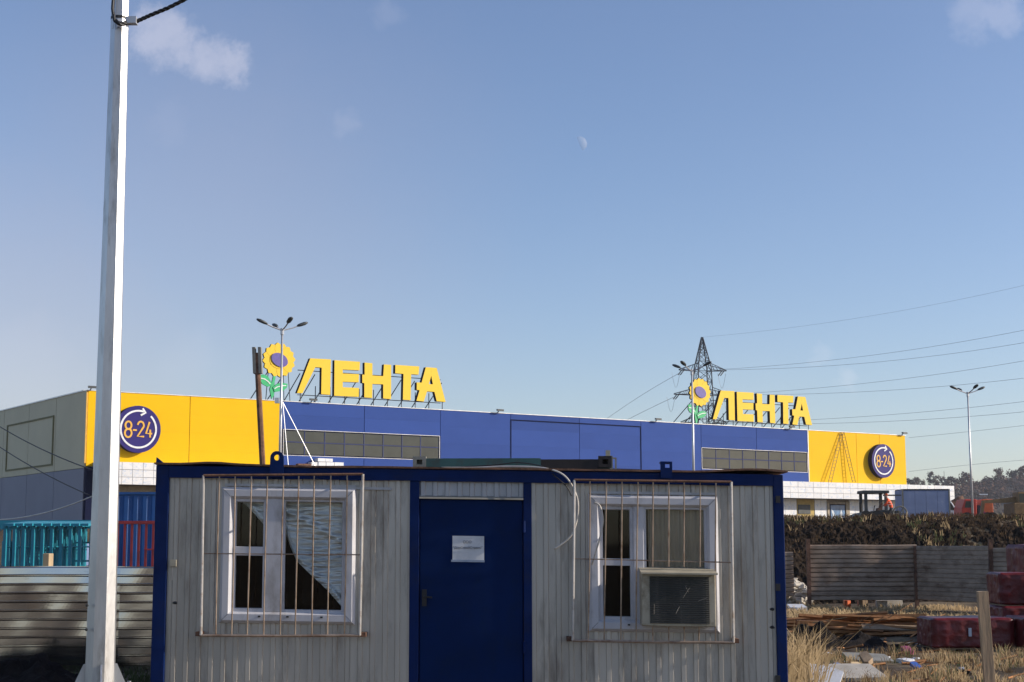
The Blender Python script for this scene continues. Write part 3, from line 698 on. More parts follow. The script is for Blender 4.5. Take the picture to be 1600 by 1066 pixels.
for i in range(nseg):
    def sec(t):
        x = UL-.01+(UR+.05-UL)*t; b = .012*noise.noise(Vector((x*1.1, 7, 0)))+.028*math.exp(-((x-cu(1180))/.35)**2)+.02*math.exp(-((x-cu(330))/.25)**2); return x, WT+max(-.004, b), .018+.006*noise.noise(Vector((x*3, 9, 0)))
    a, b = sec(i/nseg), sec((i+1)/nseg)
    m.hexa([(a[0], -.07, a[1]), (b[0], -.07, b[1]), (b[0], DEP, b[1]), (a[0], DEP, a[1]), (a[0], -.07, a[1]+a[2]), (b[0], -.07, b[1]+b[2]), (b[0], DEP, b[1]+b[2]+.0), (a[0], DEP, a[1]+a[2])])
cpart(m, 'roof', 'rust')
u = UL; cpart(MB().prism([(u, WT), (u+.10, WT), (u+.005, WT+.075)], -.05, -.03), 'corner_fin', 'blue_paint')
for (a, b, y0, y1) in ((UL, UL+.03, .12, DEP), (UR-.03, UR, .12, DEP), (UL, UR, DEP, DEP+.03)):
    cpart(MB().box((a, y0, WB), (b, y1, WT-.012)), 'side_wall', 'galv_wall')
cpart(MB().box((UL+.04, .1, WB-.02), (UR-.04, DEP-.01, WB+.04)), 'floor', 'interior')
cpart(MB().box((UL+.04, .06, WT-.07), (UR-.04, DEP-.01, WT-.04)), 'ceiling', 'interior')
cpart(MB().box((UL+.05, DEP-.12, WB+.05), (UR-.05, DEP-.08, WT-.08)), 'lining', 'interior')
# inner lining behind the front sheets, around the openings
for (a, b, wn) in ((pl, dl0, Lw), (dr1, pr_, Rw)):
    for q in ((a, wn[0]+.06, WB, wbeam), (wn[1]-.06, b, WB, wbeam), (wn[0]+.06, wn[1]-.06, WB, wn[2]+.06), (wn[0]+.06, wn[1]-.06, wn[3]-.06, wbeam)):
        cpart(MB().box((q[0], .05, q[2]), (q[1], .08, q[3])), 'lining', 'interior')
# door
cpart(MB().box((dl0, -.03, WB), (dl1, .1, wbeam)), 'door_post', 'blue_paint', bevel=.005); cpart(MB().box((dr0, -.03, WB), (dr1, .1, wbeam)), 'door_post', 'blue_paint', bevel=.005)
wdt = cw(780)
door = cpart(MB().box((dl1+.006, -.012, WB+.03), (dr0-.006, .04, wdt-.006)), 'door', 'door_paint', bevel=.006)
cpart(MB().box((cu(660), -.034, cw(948)), (cu(667), -.012, cw(922))), 'lock_plate', 'gasket', door)
cpart(MB().tube([(cu(663.5), -.03, cw(933)), (cu(663.5), -.075, cw(933)), (cu(676), -.08, cw(934))], .009, 8), 'handle', 'gasket', door)
for py in (822, 1010): cpart(MB().tube([(cu(819), -.04, cw(py+9)), (cu(819), -.04, cw(py-9))], .014, 8), 'hinge', 'blue_paint', door)
sheet(dl1, dr0, cw(776), wbeam, 'transom_sheet', 'galv', y=.005)
cpart(MB().hexa([(dl1, -.05, wdt-.002), (dr0, -.05, wdt-.002), (dr0, .0, wdt-.002), (dl1, .0, wdt-.002), (dl1, -.045, wdt+.008), (dr0, -.045, wdt+.008), (dr0, .0, wdt+.03), (dl1, .0, wdt+.03)]), 'drip_strip', 'machine_grey')
# windows
def window(wn, mull, transom, left_light, mat='upvc'):
    u0, u1, w0, w1 = wn
    wd = cpart(MB().frame(u0, u1, w0, w1, [(0, .0), (0.004, -.03), (.03, -.062), (.088, -.062), (.108, -.03), (.108, .05)]), 'window', mat)
    for cx_, cz_, sx_, sz_ in ((u0, w1, 1, -1), (u1, w1, -1, -1), (u0, w0, 1, 1), (u1, w0, -1, 1)):    # mitre joints
        cpart(MB().ribbon([(cx_+sx_*.03, cz_+sz_*.03), (cx_+sx_*.087, cz_+sz_*.087)], .003, -.0635, -.0618), 'mitre_joint', 'gasket', wd)
    ui0, ui1, wi0, wi1 = u0+.108, u1-.108, w0+.108, w1-.108
    ma, mb_ = mull
    cpart(MB().box((ma, -.03, wi0), (mb_, .05, wi1)), 'mullion', mat, wd, bevel=.006)
    cpart(MB().frame(ui0, ma, wi0, wi1, [(0, -.012), (.03, -.012), (.036, .02)]), 'sash', mat, wd)
    cpart(MB().frame(mb_, ui1, wi0, wi1, [(0, -.008), (.022, -.008), (.028, .02)]), 'sash', mat, wd)
    ta, tb = transom
    cpart(MB().box((ui0+.03, -.018, ta), (ma-.03, .03, tb)), 'transom', mat, wd, bevel=.004)
    cpart(MB().box((ui0+.033, .012, wi0+.033), (ma-.033, .016, ta)), 'pane', 'glass', wd); cpart(MB().box((ui0+.033, .012, tb), (ma-.033, .016, wi1-.033)), 'pane', 'glass', wd)
    cpart(MB().box((mb_+.024, .012, wi0+.024), (ui1-.024, .016, wi1-.024)), 'pane', 'glass', wd)
    for px in (.25, .5, .8):
        uu = ui0+(ui1-ui0)*px; cpart(MB().box((uu, -.075, w0+.062), (uu+.022, -.062, w0+.076)), 'drain_cap', 'gasket', wd)
    return wd, (ui0, ui1, wi0, wi1)
wl, il = window(Lw, (cu(416, 870), cu(441, 870)), (cw(873), cw(859)), True)
wr, ir = window(Rw, (cu(990, 880), cu(1006, 880)), (C(970, 884)[1], C(970, 873)[1]), True)
# foil blind in the left window
def foil(xs_, bot, top_py, nx_=46, nz_=110):
    m = MB(); b0 = 0
    for j in range(nz_+1):
        for i in range(nx_+1):
            px = xs_[0]+(xs_[1]-xs_[0])*i/nx_
            q = 0
            for (xa, ya), (xb, yb) in zip(bot, bot[1:]):
                if xa <= px <= xb: q = ya+(yb-ya)*(px-xa)/(xb-xa)
            py = top_py+(q-top_py)*j/nz_
            uu, ww = C(px, py)
            fold = .012*math.exp(-((py-(q-8))/7)**2)+.018*math.exp(-((py-(795+.55*(px-441)))/6)**2)
            yy = .04+.07*max(0, ww-1.1)-fold+(.0035+.003*noise.noise(Vector((uu*9, ww*6, 7))))*math.sin(ww*118+4*noise.noise(Vector((uu*4, ww*2, 0))))+.014*noise.noise(Vector((uu*7, ww*9, 2)))
            m.v.append((uu, yy, ww))
    for j in range(nz_):
        for i in range(nx_): a = j*(nx_+1)+i; m.f.append((a, a+1, a+nx_+2, a+nx_+1)); m.mi.append(0)
    return m
cpart(foil((439, 540), ((430, 800), (441, 822), (452, 855), (462, 877), (487, 901), (511, 923), (531, 946), (545, 960)), 782), 'foil_blind', 'foil', wl, smooth=True)
cpart(foil((376, 418), ((370, 784), (381, 788), (396, 804), (408, 818), (413, 822), (420, 823)), 782, 14, 14), 'foil_blind', 'foil', wl, smooth=True)
cpart(MB().box((cu(405), .35, cw(858)), (cu(416), .4, cw(822))), 'red_towel', 'truck_orange', wl)
# curtain in the right window
m = MB(); k = 40
for i in range(k):
    def cxx(i): u_ = ir[0]+.47+(ir[1]-ir[0]-.48)*i/k; return u_, .07+.012*math.sin(i*1.1)
    a, b = cxx(i), cxx(i+1); m.face([(a[0], a[1], ir[2]+.3), (b[0], b[1], ir[2]+.3), (b[0], b[1], ir[3]), (a[0], a[1], ir[3])])
cpart(m, 'curtain', 'curtain', wr, smooth=True)
# window grilles
def grille(fx0, fx1, ft, fbm, mid, bars, bracket, skip=None):
    yy = -.17
    g_ = cpart(MB().tube([C(fx0[0], ft[0], yy)[0:1]+(yy,)+C(fx0[0], ft[0], yy)[1:], C(fx1[0], ft[1], yy)[0:1]+(yy,)+C(fx1[0], ft[1], yy)[1:]], .013, 6), 'window_grille', 'rust')
    def pt(px, py, y=yy): a = C(px, py, y); return (a[0], y, a[1])
    cpart(MB().tube([pt(fx0[1], fbm[0]), pt((fx0[1]+fx1[1])/2, fbm[0]*.5+fbm[1]*.5+.8), pt(fx1[1], fbm[1])], .014, 6), 'bar', 'rust_bar', g_)
    for q in (0, 1):
        X = (fx0, fx1)[q]; cpart(MB().tube([pt(X[0], ft[q]), pt(X[1], fbm[q])], .013, 8), 'bar', 'white_bar', g_)
        cpart(MB().tube([pt(X[0], ft[q]+1), pt(X[0], ft[q]+1, -.0)], .01, 6), 'bar', 'rust', g_)
        sgn = -1 if q == 0 else 1
        b_ = pt(X[1]+sgn*5, bracket[q]); cpart(MB().box((b_[0]-.025, -.16, b_[2]-.02), (b_[0]+.025, .02, b_[2]+.02)), 'bracket', 'rust', g_)
    cpart(MB().tube([pt(fx0[0]*.5+fx0[1]*.5, mid[0], yy+.012), pt(fx1[0]*.5+fx1[1]*.5, mid[1], yy+.012)], .006, 5), 'bar', 'rust_bar', g_)
    for (xt, xb) in bars:
        t = (xt-fx0[0])/(fx1[0]-fx0[0]); ya = ft[0]+(ft[1]-ft[0])*t; yb = fbm[0]+(fbm[1]-fbm[0])*t
        bow = random.uniform(-.8, .8)
        segs = [(ya, yb)]
        if skip and skip[0] < xt < skip[1]: segs = [(ya, skip[2]), (skip[3], yb)]
        for a_, b_ in segs:
            def xx(y): s_ = (y-ya)/(yb-ya); return xt+(xb-xt)*s_+bow*math.sin(math.pi*s_)
            cpart(MB().tube([pt(xx(a_+(b_-a_)*i/4), a_+(b_-a_)*i/4) for i in range(5)], .0066, 6), 'bar', 'rust_bar', g_)
tops = (343, 367.6, 393, 418, 443, 467, 491, 517, 542.5); bots = (337, 361.6, 386, 411.7, 437.5, 461, 487, 511.5, 538)
grille((318, 314), (567, 562), (743, 741), (993, 993), (865, 867), list(zip(tops, bots)), (991, 992))
tops = (922, 947.5, 972, 997, 1020.5, 1045, 1069, 1094, 1118.6); bots = (919, 944, 970, 994, 1020, 1045, 1069, 1092, 1118)
grille((897.5, 895), (1142.5, 1146), (750, 753), (1001, 1004), (873, 879), list(zip(tops, bots)), (999, 1002), (1000, 1112, 886, 980))
# lifting eyes
m = MB(); c0 = C(434.5, 716); rr = .064
outer = [(c0[0]-rr*1.05, WT-.10), (c0[0]+rr*1.05, WT-.10)]+[(c0[0]+rr*math.cos(q), c0[1]+rr*math.sin(q)) for q in [math.pi*i/12 for i in range(13)]]
hole = [(c0[0]+.028*math.cos(q), c0[1]+.002+.028*math.sin(q)) for q in [math.pi/2-2*math.pi*i/16 for i in range(17)]]
key = outer[:8]+[(c0[0], c0[1]+rr)]+hole+[(c0[0], c0[1]+rr)]+outer[9:]
key = outer[:9]+[(hole[0][0]+.0001, hole[0][1])]+hole[1:-1]+[(hole[-1][0]-.0001, hole[-1][1]), (outer[8][0]-.0001, outer[8][1])]+outer[9:]
cpart(m.prism(key, -.075, -.05), 'lifting_eye', 'blue_paint')
a = C(1031, 738); b = C(1049, 722); m = MB(); hh = .022
mid_ = ((a[0]+b[0])/2+.01, (a[1]+b[1])/2+.012)
for q in ((a[0], mid_[0]-hh, a[1]-.06, b[1]), (mid_[0]+hh, b[0], a[1]-.06, b[1]), (mid_[0]-hh, mid_[0]+hh, a[1]-.06, mid_[1]-hh), (mid_[0]-hh, mid_[0]+hh, mid_[1]+hh, b[1])): m.box((q[0], -.078, q[2]), (q[1], -.05, q[3]))
m.box((a[0], -.05, b[1]-.02), (b[0], .03, b[1]-.002))
cpart(m, 'lifting_eye', 'blue_paint')
# small fittings
a = C(272, 880); o = cpart(MB().box((a[0]-.032, -.05, a[1]-.032), (a[0]+.032, -.005, a[1]+.032)), 'junction_box', 'ac_body', bevel=.004)
cpart(MB().tube([(a[0]-.01, -.012, a[1]-.03), (a[0]-.012, -.012, a[1]-.16)], .005, 5), 'conduit', 'cable_white', o)
for px, py in ((274, 942), (1212, 780), (1206, 952), (1206, 980)):
    a = C(px, py); cpart(MB().ball((a[0], -.014, a[1]), .018, 8, 5, sc=(1.3, .6, .8), wob_=.4), 'bolt', 'gasket')
for py in (780, 917, 1060):
    a = C(1213, py); cpart(MB().box((a[0]-.012, -.05, a[1]-.035), (a[0]+.03, -.03, a[1]+.03)), 'hinge_bracket', 'gasket')
a, b = C(466, 757), C(612, 764); cpart(MB().box((a[0], -.03, b[1]-.012), (b[0], -.006, b[1]+.012)), 'cable_duct', 'galv')
a, b = C(350, 760), C(560, 764)
cpart(MB().box((cu(350), -.028, cw(765)), (cu(556), -.005, cw(761))), 'drip_strip', 'galv'); cpart(MB().box((cu(922), -.028, C(1020, 773)[1]), (cu(1120), -.005, C(1020, 769)[1])), 'drip_strip', 'galv')
# wood blocks under the cabin
for px in (300, 730, 1170): MB().box((cu(px)-.2, .1, -.25), (cu(px)+.2, 2.2, WB-.1)).build('support_block', 'timber', cabin)
# window air conditioner
a = C(1003, 978, -.25); b = C(1117, 889, -.25)
ac = thing('air_conditioner', (CX, CY, 0), 'old beige box air conditioner set in the right window', 'air conditioner')
def apart(m, name, mat, par=ac, **kw): return sh(m).build(name, mat, par, **kw)
u0, u1, w0, w1 = a[0], b[0], a[1], b[1]
apart(MB().box((u0, -.27, w0), (u1, .05, w1-.03)), 'casing', 'ac_body', bevel=.008)
apart(MB().hexa([(u0-.01, -.34, w1-.055), (u1+.015, -.34, w1-.055), (u1+.01, .02, w1-.012), (u0-.005, .02, w1-.012), (u0-.01, -.34, w1-.04), (u1+.015, -.34, w1-.04), (u1+.01, .02, w1+.004), (u0-.005, .02, w1+.004)]), 'rain_cover', 'ac_body')
g0, g1, h0, h1 = u0+.075, u1-.06, w0+.025, w1-.075
gb = apart(MB().box((g0, -.274, h0), (g1, -.268, h1)), 'grille', 'ac_grille')
n = 22
slat = None
for i in range(n):
    z = h0+(h1-h0)*(i+.5)/n
    if slat is None:
        slat = MB().hexa([(g0, -.282, -.008), (g1, -.282, -.008), (g1, -.2735, .0), (g0, -.2735, .0), (g0, -.283, -.005), (g1, -.283, -.005), (g1, -.2735, .004), (g0, -.2735, .004)])
        slat.xf(lambda v: Vector((v.x, v.y, v.z-KS*v.x))); slat = slat.build('slat', 'ac_grille', gb); slat.location.z = z
    else:
        s_ = copy_obj(slat, gb); s_.location.z = z
rd = random.Random(5)
for _ in range(5):
    x0, z0 = rd.uniform(g0+.03, g1-.08), rd.uniform(h0+.02, h1-.12)
    apart(MB().tube([(x0, -.287, z0), (x0+rd.uniform(-.03, .09), -.288, z0+rd.uniform(.02, .1))], .0011, 4), 'straw_stuck', 'pale_stone', gb)
# notice
a = C(707, 876); b = C(756.5, 838)
nt_ = thing('door_notice', (CX, CY, 0), 'white paper notice with printed text taped on the blue door', 'notice')
m = MB(); nn = 8
for i in range(nn):
    for j in range(nn):
        def q(i, j): uu = a[0]+(b[0]-a[0])*i/nn; ww = a[1]+(b[1]-a[1])*j/nn; return (uu, -.016-.004*noise.noise(Vector((uu*9, ww*9, 1)))-.012*max(0, i/nn-.8)*max(0, j/nn-.7)*16, ww)
        m.face([q(i, j), q(i+1, j), q(i+1, j+1), q(i, j+1)])
sh(m).build('sheet', 'paper', nt_, smooth=True)
sh(MB().box((a[0]-.012, -.0185, a[1]-.012), (b[0]+.004, -.0165, a[1]+.008))).build('tape', 'sticker', nt_)
def text(s, size, x, y, z, mat, parent, name, ry=0):
    cu_ = bpy.data.curves.new('t', 'FONT'); cu_.body = s; cu_.size = size; cu_.align_x = 'CENTER'; cu_.extrude = .0004
    o = bpy.data.objects.new('t', cu_); col.objects.link(o); bpy.context.view_layer.update()
    me = bpy.data.meshes.new_from_object(o.evaluated_get(bpy.context.evaluated_depsgraph_get())); bpy.data.objects.remove(o)
    me.transform(Matrix.Rotation(R(90), 4, 'X')); me.materials.clear(); me.materials.append(M[mat])
    r = bpy.data.objects.new(name, me); col.objects.link(r); r.parent = parent; r.location = (x, y, z); return r
um = (a[0]+b[0])/2
text('ООО', .036, um-.01, -.024, C(731, 847)[1]-KS*um-.012, 'ink', nt_, 'lettering')
text('"ДорСтройСервис"', .030, um-.005, -.024, C(731, 855.5)[1]-KS*um-.012, 'ink', nt_, 'lettering')
# cables at the cabin
def cable(pts, r, mat, label, name='cable', sm=8):
    P = [Vector(p) for p in pts]; Q = []
    for i in range(len(P)-1):
        p0, p1, p2, p3 = P[max(0, i-1)], P[i], P[i+1], P[min(len(P)-1, i+2)]
        for k in range(sm):
            t = k/sm; Q.append(.5*((2*p1)+(p2-p0)*t+(2*p0-5*p1+4*p2-p3)*t*t+(3*p1-p0-3*p2+p3)*t**3))
    Q.append(P[-1])
    return tag(MB().tube(Q, r, 7).build(name, mat, origin=Q[0], smooth=True), label, 'cable')
def cp(px, py, y): return at(px, py, CY+y)
cable([cp(690, 731, .35), cp(740, 731, .25), cp(790, 729, .15), cp(845, 731, .0), cp(880, 742, -.12), cp(899, 770, -.12), cp(903, 800, -.1), cp(893, 836, -.07), cp(866, 858, -.05)], .0085, 'cable_white', 'white cable hanging over the cabin roof edge beside the door')
cable([cp(700, 731, .5), cp(770, 727, .4), cp(810, 723, .35), cp(850, 730, .1), cp(868, 745, -.08), cp(885, 760, -.09), cp(893, 775, -.07)], .006, 'cable_black', 'black cable arching along the cabin roof to the wall')
cable([cp(929, 785, -.07), cp(938, 792, -.11), cp(942, 815, -.13), cp(936, 845, -.13), cp(927, 875, -.1), cp(925, 882, -.07)], .008, 'cable_white', 'short white cable hanging across the right window frame', sm=6)
# ---------------------------------------------------------------- container behind the cabin
p = at(800, 713, 18.9); zt = p.z
cont = thing('shipping_container', (0, 18.9, zt-2.6), 'weathered green shipping container end peeping above the cabin roof', 'container')
def kpart(m, name, mat, par=None, **kw): return m.build(name, mat, par or cont, **kw)
kpart(MB().box((-1.19, .03, .05), (1.19, 5.95, 2.5)), 'body', 'cont_green')
kpart(MB().box((-1.06, -.01, 2.44), (.35, .1, 2.575)), 'top_rail', 'cont_green'); kpart(MB().box((.352, -.008, 2.44), (1.06, .1, 2.56)), 'top_rail', 'cont_dark')
kpart(MB().box((-1.06, -.01, 0.02), (1.06, .1, .16)), 'bottom_rail', 'cont_green')
for sx_ in (-1, 1):
    kpart(MB().box((sx_*1.06, .0, .13), (sx_*1.2, .12, 2.45)), 'corner_post', 'cont_dark')
    for zb in (0, 2.46):
        m = MB(); x0, x1 = sorted((sx_*1.06, sx_*1.22)); z0, z1 = zb, zb+.14; cx_, cz_ = (x0+x1)/2, (z0+z1)/2
        for q in ((x0, cx_-.035, z0, z1), (cx_+.035, x1, z0, z1), (cx_-.035, cx_+.035, z0, cz_-.03), (cx_-.035, cx_+.035, cz_+.03, z1)): m.box((q[0], -.02, q[2]), (q[1], .12, q[3]))
        m.box((x0+.02, .07, z0+.02), (x1-.02, .11, z1-.02)); kpart(m, 'corner_casting', 'cont_dark' if sx_ > 0 else 'machine_grey')
for k in range(8): kpart(MB().box((-.95+.25*k, .0, .2), (-.83+.25*k, .05, 2.4)), 'end_rib', 'cont_green')
p = at(951, 730, 19.4); r = thing('post_cap', (p.x, p.y, p.z-2.6), 'small weathered post with bracket at the right container corner', 'post')
MB().box((-.05, -.05, 0), (.05, .05, 2.74)).build('shaft', 'machine_grey', r); MB().box((-.035, -.04, 2.741), (.02, .03, 2.81)).build('cap', 'ac_body', r)
m = MB(); m.box((.051, -.02, 2.5), (.1, .0, 2.52)); m.box((.051, -.02, 2.7), (.1, .0, 2.72)); m.box((.08, -.02, 2.521), (.1, .0, 2.699)); m.build('bracket', 'machine_grey', r)
# ---------------------------------------------------------------- foreground pole
PD = 14.0
pb = at(155.5, 1082, PD); ptop = at(190, -60, PD)
pole = thing('steel_pole', pb, 'tall octagonal galvanized steel pole in the left foreground', 'pole')
Hh = ptop.z-pb.z; off = ptop-pb
def prad(z): return .5*(.272+(.140-.272)*min(1, (z-.05)/6.6))
m = MB(); zz = [0.02, 2, 4, 6, 8.5]
m.tube([(off.x*z/Hh, 0, z) for z in zz], prad(0), 8, prad(8.5)*1.0, phase=R(22.5+8)); m.build('shaft', 'pole_zinc', pole)
MB().box((-.26, -.26, -.03), (.26, .26, .02)).build('base_plate', 'pole_zinc', pole)
for q in range(4):
    a = R(18+90*q); d = Vector((math.cos(a), math.sin(a), 0)); n_ = Vector((-d.y, d.x, 0))*.008
    pts = [d*.12+Vector((0, 0, .02)), d*.235+Vector((0, 0, .02)), d*.235+Vector((0, 0, .05)), d*.145+Vector((0, 0, .25)), d*.12+Vector((0, 0, .25))]
    g_ = MB(); k = len(pts); g_.v = [tuple(p_+n_) for p_ in pts]+[tuple(p_-n_) for p_ in pts]
    g_.f = [tuple(range(k)), tuple(range(2*k-1, k-1, -1))]+[(i, (i+1) % k, k+(i+1) % k, k+i) for i in range(k)]; g_.mi = [0]*len(g_.f); g_.build('gusset', 'pole_zinc', pole)
    bx = Vector((.21*math.copysign(1, math.cos(R(45+90*q))), .21*math.copysign(1, math.sin(R(45+90*q))), .02)); MB().tube([bx, bx+Vector((0, 0, .06))], .018, 6).build('anchor_bolt', 'pole_zinc', pole)
zc = at(186, 40, PD).z-pb.z
MB().tube([(off.x*zc/Hh, 0, zc-.05), (off.x*zc/Hh, 0, zc+.04)], prad(zc)+.01, 12).build('clamp_band', 'lamp_steel', pole)
MB().tube([(off.x*(zc+.07)/Hh, 0, zc+.05), (off.x*zc/Hh, 0, zc+.075)], prad(zc)+.012, 12).build('clamp_band', 'cable_black', pole)
MB().box((off.x*zc/Hh+prad(zc)-.01, -.05, zc+.01), (off.x*zc/Hh+prad(zc)+.09, .03, zc+.075)).build('cable_clamp', 'lamp_steel', pole)
for px, py in ((133+3, 946), (133+2, 984)):
    a = at(px, py, PD-.12); MB().ball(tuple(a-pb), .014, 8, 5).build('bolt', 'gasket', pole)
a, b = at(147.5, 945, PD-.14), at(145.5, 981, PD-.14); 
def braid(pts, rr, label, name, mat='cable_black', strands=3, tw=5.0):
    P = [Vector(p) for p in pts]; m = MB(); n = 60
    for s_ in range(strands):
        Q = []
        for i in range(n+1):
            t = i/n*(len(P)-1); k = min(int(t), len(P)-2); q = P[k].lerp(P[k+1], t-k)
            an = tw*2*math.pi*i/n+2*math.pi*s_/strands; Q.append(q+Vector((0, math.cos(an), math.sin(an)))*rr*.75)
        m.tube(Q, rr, 5)
    return tag(m.build(name, mat, origin=P[0], smooth=True), label, 'cable')
braid([at(197, 37, PD), at(215, 33, PD), at(235, 24, PD), at(262, 13, PD), at(290, -1, PD), at(330, -26, PD), at(380, -60, PD)], .0125, 'twisted black overhead cable leaving the pole to the upper right', 'overhead_cable', tw=7)
braid([at(181, -70, PD-.12), at(178, -20, PD-.13), at(176, 15, PD-.14), at(179, 32, PD-.15), at(188, 38, PD-.15), at(198, 36, PD-.1)], .014, 'bunch of black cables hugging the pole top', 'cable_bundle', tw=2)
def sag(a, b, s, n=10): return [a.lerp(b, i/n)-Vector((0, 0, s*4*(i/n)*(1-i/n))) for i in range(n+1)]
cable(sag(at(143, 776, PD), at(-60, 808, 17), .10), .006, 'cable_white', 'thin white cable sagging left from the steel pole', sm=3)
cable(sag(at(146, 735, PD+.1), at(-80, 610, 19), .09), .0055, 'cable_dark', 'upper dark cable crossing the store end wall to the pole', sm=3)
cable(sag(at(142, 775, PD+.1), at(-80, 638, 19), .08), .0055, 'cable_dark', 'lower dark cable crossing the store end wall to the pole', sm=3)
# ---------------------------------------------------------------- rusty forked post
p0 = at(412, 760, 30); p1 = at(401, 548, 30)
r = thing('forked_post', (p0.x, p0.y, 0), 'rusty leaning steel post with forked top by the yellow wall', 'post')
b0 = Vector((p0.x, p0.y, 0)); dirv = (p1-p0).normalized(); foot = p0+dirv*((0-p0.z)/dirv.z)
MB().tube([foot-b0, p1-b0-dirv*.15], .062, 8, .055).build('shaft', 'rust', r)
for sx_, pxx in ((-1, 397), (1, 406)):
    a = at(pxx+1.5, 584, 30)-b0; b = at(pxx, 543, 30)-b0
    MB().hexa([a+Vector((-.03, -.07, 0)), a+Vector((.03, -.07, 0)), a+Vector((.03, .07, 0)), a+Vector((-.03, .07, 0)), b+Vector((-.03, -.07, 0)), b+Vector((.03, -.07, 0)), b+Vector((.03, .07, 0)), b+Vector((-.03, .07, 0))]).build('fork_plate', 'machine_grey', r)
a = at(402, 577, 30)-b0; MB().box(a+Vector((-.05, -.06, -.1)), a+Vector((.05, .06, .32))).build('socket', 'rust', r)
# ---------------------------------------------------------------- corrugated fences
def hsheet(x0, x1, z0, z1, nrib, dep, y0, y1, warp, seed, nx_=26, tilt=.0):
    m = MB(); prof = []
    ph = (z1-z0)/nrib
    for k in range(nrib):
        tl = tilt*(-.6+1.6*k/nrib)
        for dz, yy in ((0, 0), (.10, -dep), (.80, -dep+tl), (.92, 0)): prof.append((z0+(k+dz)*ph, yy))
    prof.append((z1, 0)); n = len(prof)
    for i in range(nx_+1):
        t = i/nx_; x = x0+(x1-x0)*t
        for z, yy in prof:
            wv = warp*noise.noise(Vector((x*.9, z*.5, seed)))+warp*.4*noise.noise(Vector((x*2.3, z*2.0, seed+5)))
            m.v.append((x, y0+(y1-y0)*t+yy+wv, z+.012*noise.noise(Vector((x*.7, 0, seed)))))
    for i in range(nx_):
        for j in range(n-1): a = i*n+j; m.f.append((a, a+n, a+n+1, a+1)); m.mi.append(0)
    return m
fl_ = thing('sheet_fence', (-7.3, 22, 0), 'shiny galvanized horizontal sheet fence left of the cabin', 'fence')
zt = at(120, 885, 22).z
xs_f = [-9.6, -7.55, -5.55, -3.4, -1.3]
for i in range(4): hsheet(xs_f[i]+7.3, xs_f[i+1]+7.3+.04, .02, zt, 12, .022, .008*(i % 2), .008*(i % 2), .045, i*3.1, 40, .0042).build('sheet', 'galv_fence', fl_, smooth=False)
for x in xs_f: MB().box((x+7.3-.03, .06, -.3), (x+7.3+.03, .12, zt-.05)).build('post', 'rust', fl_)
fr = thing('sheet_fence', (8.2, 43, 0), 'old dull corrugated fence on rusty posts before the soil bank', 'fence')
P1, P2, P3 = at(1263, 850, 43), at(1430, 852, 43), at(1547, 845, 40); P4 = at(1700, 845, 37.5); b0 = Vector((8.2, 43, 0))
ptsf = [(P1.x, 43.0), (P2.x, 43.0), (P3.x, 40.0), (P4.x, 37.3)]
for i, (a, b) in enumerate(zip(ptsf, ptsf[1:])):
    zt1 = at(1350, 851, 43).z if i == 0 else (at(1490, 853, 41.5).z if i == 1 else at(1570, 856, 39.5).z); zb = at(1350, 938, 43).z if i == 0 else at(1490, 940, 41.5).z
    m = hsheet(a[0]-b0.x-.02, b[0]-b0.x+.05, zb-.0, zt1, 12, .05, a[1]-43+.06, b[1]-43+.06, .05, 20+i*4.3, 40)
    k0 = len(m.v); m.build('sheet', 'old_fence', fr)
for (px, pt_, pbm, D) in ((1262, 842, 955, 43), (1430, 853, 955, 43), (1547, 843, 970, 40), (1700, 845, 970, 37.3)):
    a = at(px, pt_, D)-b0; c = at(px+3, pbm, D)-b0
    MB().hexa([(c.x-.05, c.y-.06, -.3), (c.x+.05, c.y-.06, -.3), (c.x+.05, c.y+.04, -.3), (c.x-.05, c.y+.04, -.3), (a.x-.05, a.y-.06, a.z), (a.x+.05, a.y-.06, a.z), (a.x+.05, a.y+.04, a.z), (a.x-.05, a.y+.04, a.z)]).build('post', 'rust', fr)
p = at(1239, 855, 44); fs = thing('sheet_fence', (p.x-3.0, 44, 0), 'separate bit of corrugated fence ending just right of the cabin', 'fence')
hsheet(.2, 3.0, .3, 1.55, 10, .03, 0, 0, .05, 77, 16).build('sheet', 'old_fence', fs); MB().box((.1, .04, -.3), (.2, .12, 1.6)).build('post', 'rust', fs)
# ---------------------------------------------------------------- things behind the left fence
def rack(px, D, w_, h_, m_, label, i, depth=1.1, mesh=False):
    p = at(px, 840, D); r = thing('metal_rack', (p.x, D, 0), label, 'frame', 'metal tube frames behind the left fence', R(-4))
    ztop = h_; t = .026
    for y in (0, depth):
        MB().box((-t, y-t, -.1), (t, y+t, ztop)).build('upright', m_, r)
    MB().hexa([(-t, -t-.03, ztop+.001), (w_, -t-.03, ztop+.001), (w_, depth, ztop+.06), (-t, depth, ztop+.06), (-t, -t-.03, ztop+.045), (w_, -t-.03, ztop+.045), (w_, depth, ztop+.10), (-t, depth, ztop+.10)]).build('top_plate', m_, r)
    MB().prism([(-.085, ztop-.09), (t, ztop-.01), (t, ztop+.0), (-.02, ztop+.0)], -.04, -.015).build('bracket', m_, r)
    for k in range(4): MB().tube([(0, 0, .5+k*.42), (0, depth, .5+k*.42)], .014, 5).build('rung', m_, r)
    MB().tube([(0, .25, .2), (0, .25, ztop)], .012, 5).build('rod', m_, r)
    MB().tube([(0, .6, .2), (0, .6, ztop)], .012, 5).build('rod', m_, r)
    return r
order = ('first', 'second', 'third', 'fourth', 'fifth', 'sixth', 'seventh', 'eighth', 'ninth', 'tenth')
for i in range(9):
    rack(8+14.6*i, 27.0+.05*i, .165, at(60, 822, 27).z, 'cyan', f'turquoise tube frame behind the left fence, {order[i]} from the picture edge', i)
